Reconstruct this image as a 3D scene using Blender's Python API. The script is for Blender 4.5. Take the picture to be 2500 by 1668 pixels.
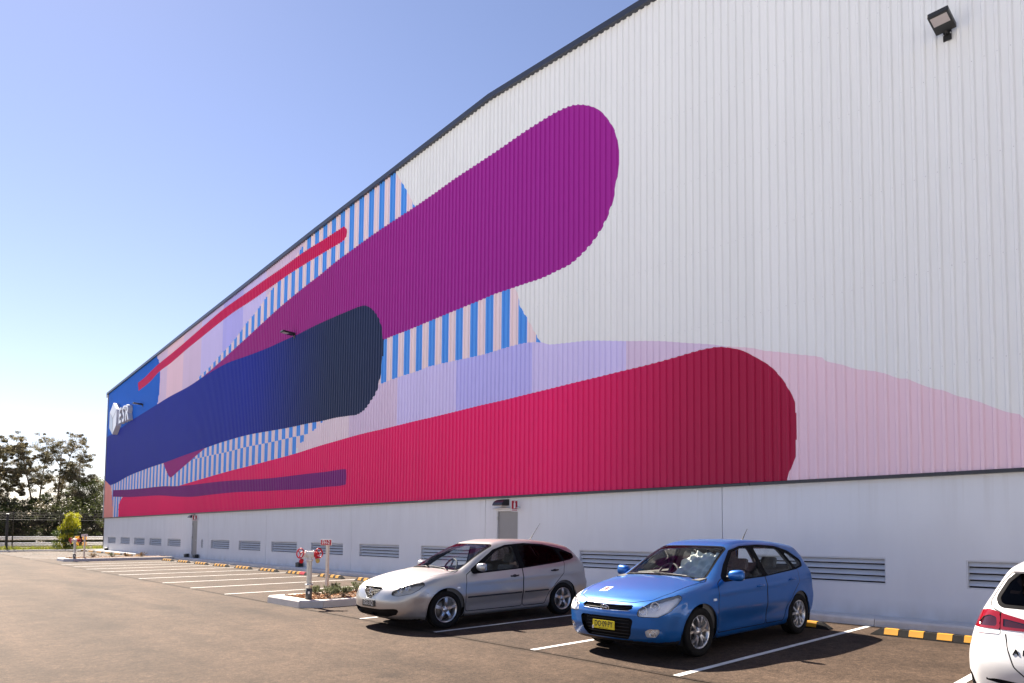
import bpy, bmesh, math, random
import numpy as np
from mathutils import Vector, Matrix

scene = bpy.context.scene
for o in list(bpy.data.objects):
    bpy.data.objects.remove(o, do_unlink=True)
rad = math.radians

# ------------------------------------------------------------------ camera
# world: X runs along the long wall (right is +), Y goes into the wall (wall face at y = 0), Z up, metres
W_PX, H_PX = 2500.0, 1668.0
F_PX, PP_X, PP_Y = 1646.78, 1468.02, 1211.36
YAW, PITCH, ROLL = 0.746759, 0.0537038, 0.0027606
cam_data = bpy.data.cameras.new('camera')
cam = bpy.data.objects.new('camera', cam_data)
scene.collection.objects.link(cam)
scene.camera = cam
cam_data.sensor_fit = 'HORIZONTAL'
cam_data.sensor_width = 36.0
cam_data.lens = F_PX / W_PX * 36.0
cam_data.shift_x = (W_PX / 2 - PP_X) / W_PX
cam_data.shift_y = (PP_Y - H_PX / 2) / W_PX
cam_data.clip_start = 0.1
cam_data.clip_end = 3000.0
_f = Vector((-math.sin(YAW) * math.cos(PITCH), math.cos(YAW) * math.cos(PITCH), math.sin(PITCH)))
_r = Vector((math.cos(YAW), math.sin(YAW), 0))
_u = _r.cross(_f)
_r2 = math.cos(ROLL) * _r + math.sin(ROLL) * _u
_u2 = -math.sin(ROLL) * _r + math.cos(ROLL) * _u
cam.matrix_world = Matrix(((_r2.x, _u2.x, -_f.x, 0.0), (_r2.y, _u2.y, -_f.y, -11.63909),
                           (_r2.z, _u2.z, -_f.z, 1.5263), (0, 0, 0, 1)))

# ------------------------------------------------------------------ sky and sun
SUN_EL = rad(43.0)
SUN_OFF = rad(-1.6)         # the sun stands on the far left, just behind the wall plane
to_sun = Vector((-math.cos(SUN_EL) * math.cos(SUN_OFF), -math.cos(SUN_EL) * math.sin(SUN_OFF), math.sin(SUN_EL)))
world = bpy.data.worlds.new('World')
scene.world = world
world.use_nodes = True
wn = world.node_tree
bg = wn.nodes['Background']
sky = wn.nodes.new('ShaderNodeTexSky')
sky.sky_type = 'NISHITA'
sky.sun_disc = False
sky.sun_elevation = SUN_EL
sky.sun_rotation = math.atan2(to_sun.x, to_sun.y)
sky.altitude = 20.0
sky.air_density = 1.0
sky.dust_density = 0.06
sky.ozone_density = 2.0
tint = wn.nodes.new('ShaderNodeVectorMath'); tint.operation = 'MULTIPLY'        # white balance of the daylight
tint.inputs[1].default_value = (0.90, 0.745, 0.765)
wn.links.new(sky.outputs['Color'], tint.inputs[0])
wn.links.new(tint.outputs['Vector'], bg.inputs['Color'])
bg.inputs['Strength'].default_value = 0.056

sun_data = bpy.data.lights.new('sun', 'SUN')
sun_data.energy = 5.0
sun_data.angle = rad(0.53)
sun_data.color = (1.0, 0.89, 0.76)
sun = bpy.data.objects.new('sun', sun_data)
scene.collection.objects.link(sun)
sun.rotation_euler = to_sun.to_track_quat('Z', 'Y').to_euler()
sun.location = to_sun * 60

vs = scene.view_settings
vs.view_transform = 'Standard'
vs.look = 'None'
vs.exposure = 1.92
vs.gamma = 1.0
vs.use_curve_mapping = False

# ------------------------------------------------------------------ helpers
C = scene.collection

def link(o, parent=None):
    C.objects.link(o)
    if parent is not None:
        o.parent = parent
    return o

def empty(name, loc=(0, 0, 0), rz=0.0, label=None, cat=None, group=None, parent=None):
    o = bpy.data.objects.new(name, None)
    o.empty_display_size = 0.1
    link(o, parent)
    o.location = loc
    o.rotation_euler = (0, 0, rz)
    tag(o, label, cat, group)
    return o

def tag(o, label=None, cat=None, group=None, kind=None):
    if label: o['label'] = label
    if cat: o['category'] = cat
    if group: o['group'] = group
    if kind: o['kind'] = kind
    return o

def copy_tree(o, parent=None):
    c = o.copy()
    C.objects.link(c)
    c.parent = parent
    for ch in list(o.children):
        copy_tree(ch, c)
    return c

class MB:
    """collects simple shapes, builds ONE mesh object"""
    def __init__(self):
        self.v = []; self.f = []; self.m = []; self.s = []
    def add(self, vs_, fs, mi=0, smooth=False):
        b = len(self.v)
        self.v += [tuple(v) for v in vs_]
        for f in fs:
            self.f.append(tuple(b + i for i in f)); self.m.append(mi); self.s.append(smooth)
        return self
    def box(self, x0, x1, y0, y1, z0, z1, mi=0, M=None):
        v = [(x, y, z) for z in (z0, z1) for y in (y0, y1) for x in (x0, x1)]
        if M is not None: v = [tuple(M @ Vector(p)) for p in v]
        return self.add(v, [(0, 2, 3, 1), (4, 5, 7, 6), (0, 1, 5, 4), (2, 6, 7, 3), (0, 4, 6, 2), (1, 3, 7, 5)], mi)
    def bbox(self, x0, x1, y0, y1, z0, z1, b=0.01, mi=0, M=None):
        """box with chamfered edges"""
        b = min(b, (x1 - x0) * .45, (y1 - y0) * .45, (z1 - z0) * .45)
        bm = bmesh.new()
        r = bmesh.ops.create_cube(bm, size=1.0)
        for v in bm.verts:
            v.co = Vector(((x0 + x1) / 2 + v.co.x * (x1 - x0), (y0 + y1) / 2 + v.co.y * (y1 - y0), (z0 + z1) / 2 + v.co.z * (z1 - z0)))
        bmesh.ops.bevel(bm, geom=bm.edges[:], offset=b, segments=2, profile=0.6, affect='EDGES')
        self.bm(bm, mi, M); bm.free()
        return self
    def bm(self, bm, mi=0, M=None, smooth=False):
        bm.verts.ensure_lookup_table(); bm.verts.index_update()
        v = [(M @ p.co if M is not None else p.co.copy()) for p in bm.verts]
        return self.add(v, [[q.index for q in f.verts] for f in bm.faces], mi, smooth)
    def prism(self, pts, axis, a, b, mi=0, M=None, smooth=False):
        """2D outline extruded along axis ('x','y','z') from a to b"""
        n = len(pts)
        def P(p, t):
            if axis == 'x': q = (t, p[0], p[1])
            elif axis == 'y': q = (p[0], t, p[1])
            else: q = (p[0], p[1], t)
            return tuple(M @ Vector(q)) if M is not None else q
        v = [P(p, a) for p in pts] + [P(p, b) for p in pts]
        f = [(i, (i + 1) % n, n + (i + 1) % n, n + i) for i in range(n)]
        base = len(self.v)
        self.add(v, f, mi, smooth)
        self.f.append(tuple(base + i for i in reversed(range(n)))); self.m.append(mi); self.s.append(False)
        self.f.append(tuple(base + n + i for i in range(n))); self.m.append(mi); self.s.append(False)
        return self
    def tube(self, pts, r, n=10, mi=0, cap=True, closed=False):
        pts = [Vector(p) for p in pts]
        k = len(pts)
        rr = r if hasattr(r, '__len__') else [r] * k
        vs_ = []; prev = None
        for i, p in enumerate(pts):
            if closed: t = pts[(i + 1) % k] - pts[i - 1]
            else: t = pts[min(i + 1, k - 1)] - pts[max(i - 1, 0)]
            t.normalize()
            a = prev if prev is not None else (Vector((0, 0, 1)) if abs(t.z) < .9 else Vector((1, 0, 0)))
            a = (a - a.dot(t) * t).normalized(); prev = a
            b = t.cross(a)
            for j in range(n):
                an = 2 * math.pi * j / n
                vs_.append(p + rr[i] * (math.cos(an) * a + math.sin(an) * b))
        fs = []
        for i in range(k if closed else k - 1):
            i2 = (i + 1) % k
            for j in range(n):
                j2 = (j + 1) % n
                fs.append((i * n + j, i * n + j2, i2 * n + j2, i2 * n + j))
        base = len(self.v)
        self.add(vs_, fs, mi, True)
        if cap and not closed:
            self.f.append(tuple(base + j for j in reversed(range(n)))); self.m.append(mi); self.s.append(False)
            self.f.append(tuple(base + (k - 1) * n + j for j in range(n))); self.m.append(mi); self.s.append(False)
        return self
    def lathe(self, prof, n=24, axis='z', mi=0, M=None, smooth=True):
        """profile [(r, h)] turned round an axis"""
        vs_ = []
        for r, h in prof:
            for j in range(n):
                a = 2 * math.pi * j / n
                c, s = r * math.cos(a), r * math.sin(a)
                q = {'z': (c, s, h), 'y': (c, h, s), 'x': (h, c, s)}[axis]
                vs_.append(tuple(M @ Vector(q)) if M is not None else q)
        fs = []
        for i in range(len(prof) - 1):
            for j in range(n):
                j2 = (j + 1) % n
                fs.append((i * n + j, i * n + j2, (i + 1) * n + j2, (i + 1) * n + j))
        return self.add(vs_, fs, mi, smooth)
    def build(self, name, mats, parent=None, loc=None, auto=None):
        me = bpy.data.meshes.new(name)
        me.from_pydata(self.v, [], self.f)
        if not isinstance(mats, (list, tuple)): mats = [mats]
        for m in mats: me.materials.append(m)
        me.polygons.foreach_set('material_index', self.m)
        me.polygons.foreach_set('use_smooth', self.s)
        bm = bmesh.new(); bm.from_mesh(me)
        bmesh.ops.recalc_face_normals(bm, faces=bm.faces)
        if auto:
            for e in bm.edges:
                if len(e.link_faces) == 2 and e.calc_face_angle(0) > rad(auto): e.smooth = False
        bm.to_mesh(me); bm.free()
        me.update()
        o = bpy.data.objects.new(name, me)
        link(o, parent)
        if loc is not None: o.location = loc
        return o

def text_mesh(s, size, depth=0.002, align='CENTER', bold=0.0, xs=1.0, spacing=1.0):
    cu = bpy.data.curves.new('lettering', 'FONT')
    cu.body = s; cu.size = size; cu.extrude = depth; cu.align_x = align; cu.align_y = 'CENTER'
    cu.offset = bold; cu.resolution_u = 3; cu.space_character = spacing
    o = bpy.data.objects.new('lettering', cu)
    C.objects.link(o)
    dg = bpy.context.evaluated_depsgraph_get()
    me = bpy.data.meshes.new_from_object(o.evaluated_get(dg))
    bpy.data.objects.remove(o, do_unlink=True)
    bpy.data.curves.remove(cu)
    if xs != 1.0:
        for v in me.vertices: v.co.x *= xs
    return me

def obj(name, me, m=None, parent=None, loc=None, rot=None):
    if m is not None:
        me.materials.clear()
        for q in (m if isinstance(m, (list, tuple)) else [m]): me.materials.append(q)
    o = bpy.data.objects.new(name, me)
    link(o, parent)
    if loc is not None: o.location = loc
    if rot is not None: o.rotation_euler = rot
    return o

# ------------------------------------------------------------------ materials
def srgb(r, g, b):
    f = lambda c: (c / 255 / 12.92) if c / 255 <= 0.04045 else ((c / 255 + 0.055) / 1.055) ** 2.4
    return (f(r), f(g), f(b), 1.0)

def mat(name, col, rough=0.5, metal=0.0, spec=0.5, var=0.0, vscale=6.0, bump=0.0, bscale=40.0, coat=0.0,
        coat_rough=0.03, rvar=0.0, streak=None, emis=0.0, orand=0.0):
    """principled material with noise in the colour, the gloss and the relief"""
    m = bpy.data.materials.new(name)
    m.use_nodes = True
    nt = m.node_tree; N = nt.nodes; L = nt.links
    b = N['Principled BSDF']
    if len(col) == 3: col = (*col, 1.0)
    b.inputs['Base Color'].default_value = col
    b.inputs['Roughness'].default_value = rough
    b.inputs['Metallic'].default_value = metal
    b.inputs['Specular IOR Level'].default_value = spec
    b.inputs['Coat Weight'].default_value = coat
    b.inputs['Coat Roughness'].default_value = coat_rough
    tc = N.new('ShaderNodeTexCoord')
    if var or rvar:
        mp = N.new('ShaderNodeMapping'); L.new(tc.outputs['Object'], mp.inputs['Vector'])
        if streak: mp.inputs['Scale'].default_value = streak
        nz = N.new('ShaderNodeTexNoise'); nz.inputs['Scale'].default_value = vscale
        nz.inputs['Detail'].default_value = 6.0; nz.inputs['Roughness'].default_value = 0.6
        L.new(mp.outputs['Vector'], nz.inputs['Vector'])
        if var:
            mr = N.new('ShaderNodeMapRange')
            mr.inputs['From Min'].default_value = 0.25; mr.inputs['From Max'].default_value = 0.75
            mr.inputs['To Min'].default_value = 1.0 - var; mr.inputs['To Max'].default_value = 1.0 + var
            L.new(nz.outputs['Fac'], mr.inputs['Value'])
            vm = N.new('ShaderNodeVectorMath'); vm.operation = 'SCALE'
            vm.inputs[0].default_value = col[:3]
            if orand:
                oi = N.new('ShaderNodeObjectInfo'); mo = N.new('ShaderNodeMapRange')
                mo.inputs['To Min'].default_value = 1 - orand; mo.inputs['To Max'].default_value = 1 + orand
                L.new(oi.outputs['Random'], mo.inputs['Value'])
                mm = N.new('ShaderNodeMath'); mm.operation = 'MULTIPLY'
                L.new(mr.outputs['Result'], mm.inputs[0]); L.new(mo.outputs['Result'], mm.inputs[1])
                L.new(mm.outputs[0], vm.inputs['Scale'])
            else: L.new(mr.outputs['Result'], vm.inputs['Scale'])
            L.new(vm.outputs['Vector'], b.inputs['Base Color'])
        if rvar:
            mr2 = N.new('ShaderNodeMapRange')
            mr2.inputs['To Min'].default_value = max(0, rough - rvar); mr2.inputs['To Max'].default_value = min(1, rough + rvar)
            L.new(nz.outputs['Fac'], mr2.inputs['Value']); L.new(mr2.outputs['Result'], b.inputs['Roughness'])
    if bump:
        nb = N.new('ShaderNodeTexNoise'); nb.inputs['Scale'].default_value = bscale; nb.inputs['Detail'].default_value = 4.0
        L.new(tc.outputs['Object'], nb.inputs['Vector'])
        bp = N.new('ShaderNodeBump'); bp.inputs['Strength'].default_value = bump; bp.inputs['Distance'].default_value = 0.01
        L.new(nb.outputs['Fac'], bp.inputs['Height']); L.new(bp.outputs['Normal'], b.inputs['Normal'])
    if emis:
        b.inputs['Emission Color'].default_value = col; b.inputs['Emission Strength'].default_value = emis
    return m

def glass_mat(name, tint=(0.75, 0.82, 0.80), refl=1.0, ior=1.5):
    """thin pane: fresnel mix of a mirror and a tinted see-through"""
    m = bpy.data.materials.new(name); m.use_nodes = True
    nt = m.node_tree; N = nt.nodes; L = nt.links
    N.remove(N['Principled BSDF'])
    out = N['Material Output']
    tr = N.new('ShaderNodeBsdfTransparent'); tr.inputs['Color'].default_value = (*tint, 1)
    gl = N.new('ShaderNodeBsdfGlossy'); gl.inputs['Roughness'].default_value = 0.02
    gl.inputs['Color'].default_value = (refl, refl, refl, 1)
    fr = N.new('ShaderNodeFresnel'); fr.inputs['IOR'].default_value = ior
    mx = N.new('ShaderNodeMixShader')
    L.new(fr.outputs['Fac'], mx.inputs['Fac']); L.new(tr.outputs[0], mx.inputs[1]); L.new(gl.outputs[0], mx.inputs[2])
    L.new(mx.outputs[0], out.inputs['Surface'])
    return m

M = {}
M['black_plastic'] = mat('black plastic', (0.012, 0.012, 0.013), 0.45, var=0.2)
M['rubber'] = mat('tyre rubber', (0.009, 0.0085, 0.0085), 0.8, spec=0.2, var=0.3, vscale=12, bump=0.3, bscale=60)
M['dark_trim'] = mat('dark window trim', (0.008, 0.008, 0.009), 0.7, spec=0.05, var=0.1)
M['chrome'] = mat('chrome', (0.75, 0.75, 0.76), 0.08, 1.0)
M['alloy'] = mat('alloy wheel', (0.55, 0.55, 0.56), 0.28, 0.9, var=0.12, vscale=14)
M['steel'] = mat('galvanised steel', (0.52, 0.53, 0.54), 0.38, 0.75, var=0.15, vscale=20, bump=0.1, bscale=80)
M['white_paint'] = mat('white paint', (0.78, 0.78, 0.77), 0.45, var=0.05)

# ------------------------------------------------------------------ the warehouse
PITCH_RIB = 0.18
X_L, X_R = -60.70, 12.02
Z_CLAD = 2.50
ROOF_X = [-60.7, -40.8, -25.84, -15.06, -9.04, 14.0]
ROOF_Z = [11.64, 12.72, 13.454, 13.90, 13.56, 12.25]
def roof_z(x): return float(np.interp(x, ROOF_X, ROOF_Z))

MURAL = [
    ('bands_left', [(-49.377,17.02),(-25.503,17.654),(-25.269,13.276),(-28.889,10.317),(-35.557,9.485),(-40.406,8.945),(-48.123,9.002)]),
    ('bands_right', [(-27.213,1.001),(-27.599,7.161),(-22.378,6.61),(-21.039,6.544),(-20.608,6.578),(-19.601,6.615),(-18.722,6.622),(-17.981,6.662),(-15.29,6.549),(-14.799,6.554),(-14.063,6.559),(-13.53,6.543),(-13.15,6.495),(-12.894,6.454),(-12.576,6.329),(-12.263,6.28),(-11.697,6.214),(-11.163,6.151),(-9.913,5.9),(-9.013,5.727),(-8.214,5.529),(-7.641,5.393),(-7.366,5.308),(-6.71,5.144),(-6.456,5.048),(-6.092,4.95),(-5.781,4.855),(-5.272,4.705),(-5.196,4.625),(-4.904,4.509),(-4.662,4.393),(-4.371,4.31),(-4.166,4.234),(-3.942,4.115),(-3.808,4.088),(-3.629,3.981),(-3.423,3.874),(-3.234,3.804),(-3.068,3.705),(-2.919,3.645),(-2.745,3.564),(-2.546,3.45),(-2.353,3.351),(-2.202,3.302),(-2.151,3.235),(-1.652,2.941),(-1.191,2.508),(-1.22,1.545)]),
    ('stripe_mid', [(-14.23,8.363),(-13.901,8.132),(-13.696,7.58),(-13.401,7.183),(-13.154,6.822),(-12.873,6.434),(-13.15,6.495),(-13.53,6.543),(-14.063,6.559),(-14.799,6.554),(-15.29,6.549),(-17.981,6.662),(-18.722,6.622),(-19.601,6.615),(-20.608,6.578),(-21.039,6.544),(-22.377,6.581),(-23.431,9.624),(-16.946,8.926)]),
    ('stripe_up', [(-20.305,14.09),(-20.213,13.684),(-19.83,13.19),(-19.458,12.709),(-19.03,12.114),(-18.589,11.476),(-21.986,11.071),(-28.889,10.317),(-35.557,9.485),(-39.822,9.415),(-40.479,9.625),(-39.864,9.807),(-39.064,9.932),(-38.398,10.039),(-37.6,10.224),(-36.974,10.367),(-36.16,10.531),(-35.55,10.643),(-34.747,10.86),(-34.045,11.09),(-33.299,11.346),(-32.565,11.516),(-31.862,11.739),(-31.06,12.02),(-30.354,12.254),(-29.46,12.552),(-28.203,12.966),(-27.283,13.351),(-26.737,13.731),(-25.412,15.955)]),
    ('blue', [(-63.41,8.018),(-65.869,21.136),(-48.816,16.88),(-48.209,12.299),(-47.776,12.006),(-47.531,11.456),(-47.35,10.931),(-47.354,10.43),(-47.491,9.832),(-47.807,9.267),(-51.695,7.827),(-60.06,7.733)]),
    ('crimson_bar', [(-52.326,10.759),(-52.364,11.021),(-52.407,11.314),(-52.407,11.314),(-50.952,11.403),(-49.284,11.614),(-47.704,11.79),(-44.678,12.002),(-43.313,12.108),(-39.905,12.421),(-38.195,12.57),(-36.445,12.697),(-34.06,12.765),(-31.647,12.841),(-29.483,12.886),(-27.504,12.968),(-25.708,12.959),(-24.156,12.963),(-23.911,12.958),(-23.697,12.774),(-23.701,12.603),(-23.758,12.455),(-24.014,12.415),(-25.119,12.419),(-26.848,12.426),(-28.779,12.409),(-30.854,12.323),(-33.195,12.239),(-35.301,12.204),(-38.019,12.031),(-40.046,11.87),(-42.098,11.716),(-45.399,11.398),(-47.636,11.27),(-49.651,10.94),(-52.163,10.747)]),
    ('stripe_low', [(-61.689,6.019),(-60.504,5.221),(-59.715,5.062),(-58.93,4.831),(-58.481,4.355),(-58.225,3.921),(-57.916,3.168),(-57.558,1.428),(-27.435,1.49),(-27.622,4.734),(-27.535,4.897),(-27.181,5.08),(-26.826,5.147),(-26.469,5.391),(-26.073,5.461),(-25.723,5.59),(-25.189,5.782),(-24.884,6.077),(-46.189,7.291)]),
    ('stripe_low2', [(-40.563,5.382),(-37.794,5.382),(-35.188,5.374),(-33.09,5.406),(-30.437,5.38),(-28.197,5.385),(-26.469,5.391),(-26.073,5.461),(-25.723,5.59),(-25.189,5.782),(-24.888,6.155),(-40.143,6.482)]),
    ('salmon', [(-62.961,5.625),(-60.504,5.221),(-59.715,5.062),(-58.93,4.831),(-58.481,4.355),(-58.225,3.921),(-57.916,3.168),(-57.558,1.428),(-62.172,1.418)]),
    ('crimson', [(-56.061,1.431),(-56.324,3.019),(-56.198,3.357),(-55.896,3.589),(-55.115,3.86),(-52.129,4.026),(-47.454,3.998),(-44.178,4.018),(-42.895,4.056),(-38.487,4.269),(-35.02,4.421),(-33.013,4.483),(-30.29,4.583),(-27.677,4.683),(-25.856,4.798),(-23.963,4.887),(-22.187,4.959),(-20.336,4.993),(-18.934,5.031),(-17.635,5.052),(-16.496,5.079),(-15.44,5.108),(-14.41,5.12),(-13.453,5.147),(-12.641,5.166),(-11.69,5.193),(-10.847,5.211),(-10.123,5.232),(-9.407,5.246),(-8.668,5.279),(-7.955,5.323),(-7.611,5.32),(-7.395,5.293),(-7.042,5.185),(-6.862,5.101),(-6.658,4.969),(-6.337,4.74),(-6.145,4.539),(-5.982,4.306),(-5.868,4.092),(-5.802,3.902),(-5.777,3.63),(-5.78,3.412),(-5.802,2.985),(-5.886,2.777),(-5.945,2.63),(-5.982,2.492),(-6.053,1.841)]),
    ('plum_bar', [(-57.962,3.958),(-58.004,4.202),(-58.043,4.431),(-53.726,4.292),(-49.841,4.219),(-46.389,4.18),(-43.289,4.061),(-40.503,4.005),(-37.199,3.988),(-34.278,3.931),(-31.073,3.831),(-28.811,3.803),(-26.772,3.799),(-24.924,3.783),(-23.486,3.799),(-23.322,3.773),(-23.233,3.598),(-23.246,3.368),(-23.376,3.22),(-24.893,3.209),(-26.736,3.205),(-28.773,3.245),(-31.032,3.29),(-34.229,3.366),(-37.924,3.372),(-40.434,3.365),(-43.218,3.471),(-46.538,3.648),(-49.77,3.714),(-53.649,3.791)]),
    ('purple', [(-38.73,9.776),(-37.001,10.022),(-35.026,10.33),(-33.164,10.619),(-31.44,10.903),(-29.855,11.153),(-28.382,11.343),(-26.981,11.498),(-25.67,11.626),(-24.476,11.772),(-23.318,11.861),(-22.229,11.945),(-21.212,12.005),(-20.256,12.042),(-19.337,12.072),(-18.141,12.13),(-16.816,12.222),(-15.542,12.265),(-14.608,12.302),(-13.709,12.357),(-12.988,12.375),(-12.388,12.373),(-11.881,12.317),(-11.544,12.215),(-11.145,12.008),(-10.793,11.733),(-10.517,11.38),(-10.3,11.006),(-10.216,10.691),(-10.177,10.346),(-10.227,9.899),(-10.392,9.293),(-10.67,8.854),(-11.1,8.501),(-11.746,8.221),(-12.312,8.163),(-12.829,8.126),(-13.385,8.141),(-14.088,8.159),(-14.828,8.178),(-15.322,8.159),(-16.611,8.133),(-18.023,8.1),(-19.204,8.07),(-20.812,8.045),(-23.343,7.778),(-33.204,6.791),(-37.554,6.032),(-38.926,5.774),(-40.075,5.542),(-41.679,5.189),(-43.169,4.872),(-44.101,4.66),(-44.563,4.614),(-44.979,4.779),(-45.419,5.092),(-45.967,5.549),(-46.063,6.301),(-43.18,8.396),(-41.136,9.386),(-39.812,9.634)]),
    ('navy', [(-62.961,5.625),(-60.504,5.221),(-58.757,4.823),(-53.861,5.219),(-49.441,5.44),(-45.967,5.549),(-42.137,5.711),(-38.772,5.826),(-36.42,5.91),(-33.135,5.953),(-30.745,5.895),(-28.509,5.826),(-26.53,5.801),(-25.312,5.764),(-24.169,5.76),(-23.09,5.711),(-22.616,5.686),(-22.115,5.778),(-21.824,5.916),(-21.603,6.068),(-21.357,6.221),(-21.145,6.461),(-21.007,6.836),(-20.881,7.372),(-20.833,7.823),(-20.919,8.336),(-21.134,8.794),(-21.507,9.178),(-21.917,9.446),(-22.332,9.579),(-23.213,9.62),(-24.6,9.648),(-26.097,9.652),(-27.691,9.62),(-28.843,9.63),(-30.857,9.629),(-33.089,9.696),(-35.946,9.805),(-39.167,9.687),(-41.85,9.501),(-45.314,9.41),(-47.722,9.281),(-51.678,9.064),(-53.74,8.952),(-58.474,8.553),(-60.131,8.497),(-63.458,8.275)]),
]


def smooth_poly(pts, n=4):
    P = np.array(pts); k = len(P); out = []
    for i in range(k):
        a, b, c, d = P[i - 1], P[i], P[(i + 1) % k], P[(i + 2) % k]
        seg = np.linalg.norm(c - b)
        la, lc = np.linalg.norm(b - a), np.linalg.norm(d - c)
        ta = (c - a) / max(seg + la, 1e-6) * seg; tb = (d - b) / max(seg + lc, 1e-6) * seg
        # keep real corners
        def ang(u, v):
            nu, nv = np.linalg.norm(u), np.linalg.norm(v)
            return 0 if nu < 1e-6 or nv < 1e-6 else math.acos(max(-1, min(1, float(u @ v) / nu / nv)))
        if ang(b - a, c - b) > 0.9: ta = c - b
        if ang(c - b, d - c) > 0.9: tb = c - b
        for t in np.arange(n) / n:
            h = t * t
            out.append((2*h*t - 3*h + 1) * b + (h*t - 2*h + t) * ta + (-2*h*t + 3*h) * c + (h*t - h) * tb)
    return np.array(out)

LAYERS = []
for key, pts in MURAL:
    P = smooth_poly(pts)
    LAYERS.append((key, P, np.roll(P, -1, axis=0), P[:, 0].min(), P[:, 0].max()))

PAINT = {
    'white': (0.80, 0.80, 0.79, 1),
    'pink': (0.82, 0.6, 0.68, 1),
    'mauve': (0.7, 0.56, 0.72, 1),
    'rose': (0.8, 0.66, 0.72, 1),
    'lavender': (0.64, 0.57, 0.86, 1),
    'violet': (0.5, 0.47, 0.86, 1),
    'stripe_blue': (0.085, 0.31, 0.80, 1),
    'stripe_pink': (0.84, 0.67, 0.69, 1),
    'blue': (0.012, 0.14, 0.6, 1),
    'crimson_bar': (0.60, 0.012, 0.10, 1),
    'crimson': (0.82, 0.014, 0.150, 1),
    'plum_bar': (0.21, 0.02, 0.2, 1),
    'purple': (0.33, 0.020, 0.21, 1),
    'navy': (0.016, 0.028, 0.31, 1),
    'salmon': (0.82, 0.34, 0.3, 1),
}
PKEYS = list(PAINT)
PMATS = []
for k in PKEYS:
    PMATS.append(mat('wall paint ' + k, PAINT[k], 0.45, spec=0.20, var=0.02, vscale=1.4, bump=0.05, bscale=9.0, rvar=0.05, streak=(3, 3, 0.35), orand=0.018))
def fade(m, x0, x1, dark):
    """sprayed fade: the paint runs from its own colour at x0 to a darker mix at x1 along the wall"""
    nt = m.node_tree; N = nt.nodes; L = nt.links; b = N['Principled BSDF']
    src = b.inputs['Base Color'].links[0].from_socket
    g = N.new('ShaderNodeNewGeometry'); sx = N.new('ShaderNodeSeparateXYZ'); L.new(g.outputs['Position'], sx.inputs[0])
    mr = N.new('ShaderNodeMapRange'); mr.interpolation_type = 'SMOOTHSTEP'
    mr.inputs['From Min'].default_value = x0; mr.inputs['From Max'].default_value = x1
    L.new(sx.outputs['X'], mr.inputs['Value'])
    mx = N.new('ShaderNodeMix'); mx.data_type = 'RGBA'
    L.new(mr.outputs['Result'], mx.inputs['Factor']); L.new(src, mx.inputs['A']); mx.inputs['B'].default_value = (*dark, 1)
    L.new(mx.outputs['Result'], b.inputs['Base Color'])
fade(PMATS[PKEYS.index('navy')], -34.0, -24.0, (0.020, 0.031, 0.082))
fade(PMATS[PKEYS.index('purple')], -32.0, -14.0, (0.34, 0.017, 0.275))
fade(PMATS[PKEYS.index('crimson')], -13.0, -6.5, (0.36, 0.007, 0.050))
BANDS_L = [(-99, 'mauve'), (-46.0, 'pink'), (-42.85, 'mauve'), (-39.84, 'lavender'), (-36.6, 'violet'), (-34.0, 'lavender'), (-31.2, 'mauve')]
BANDS_R = [(-99, 'rose'), (-23.2, 'mauve'), (-19.9, 'lavender'), (-16.55, 'violet'), (-13.2, 'lavender'), (-9.95, 'mauve'), (-7.3, 'pink')]
STRIPE0 = {'stripe_mid': -15.21, 'stripe_up': -20.62, 'stripe_low': -28.05, 'stripe_low2': -26.93}

X_RIB0 = -2.31 - 330 * PITCH_RIB           # start of a pan
def snap_stripe(s):                        # stripe borders sit on pan middles
    return X_RIB0 + 0.045 + round((s - X_RIB0 - 0.045) / PITCH_RIB) * PITCH_RIB
STRIPE0 = {k: snap_stripe(v) for k, v in STRIPE0.items()}

def resolve(key, x):
    if key == 'bands_left' or key == 'bands_right':
        B = BANDS_L if key == 'bands_left' else BANDS_R
        c = B[0][1]
        for bx, k in B:
            if x >= bx: c = k
        return c
    if key.startswith('stripe'):
        t = ((x - STRIPE0[key]) / (4 * PITCH_RIB)) % 1.0
        return 'stripe_blue' if t < 0.5 else 'stripe_pink'
    return key

def column(x, z0, z1):
    """paint colours met going up the wall at x: list of (z_from, z_to, colour)"""
    cuts = [z0, z1]; spans = []
    for key, A, B, xa, xb in LAYERS:
        if x <= xa or x >= xb: continue
        m = (A[:, 0] <= x) != (B[:, 0] <= x)
        if not m.any(): continue
        a, b = A[m], B[m]
        zz = np.sort(a[:, 1] + (x - a[:, 0]) / (b[:, 0] - a[:, 0]) * (b[:, 1] - a[:, 1]))
        spans.append((resolve(key, x), zz))
        cuts += [z for z in zz if z0 < z < z1]
    cuts = sorted(cuts)
    out = []
    for a, b in zip(cuts[:-1], cuts[1:]):
        if b - a < 0.004: continue
        mid = (a + b) / 2; col = 'white'
        for k, zz in spans:
            if np.searchsorted(zz, mid) % 2 == 1: col = k
        if out and out[-1][2] == col: out[-1][1] = b
        else:
            out.append([a, b, col])
    out[0][0] = z0; out[-1][1] = z1
    for i in range(len(out) - 1): out[i + 1][0] = out[i][1]
    return out

wh = empty('warehouse', (X_L, 0, 0), 0, 'long warehouse with a mural in purple, navy and crimson shapes on ribbed white cladding', 'warehouse')
def wpart(o, parent=None):
    o.parent = parent or wh
    if parent is None: o.location = Vector(o.location) - wh.location
    return o

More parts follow.
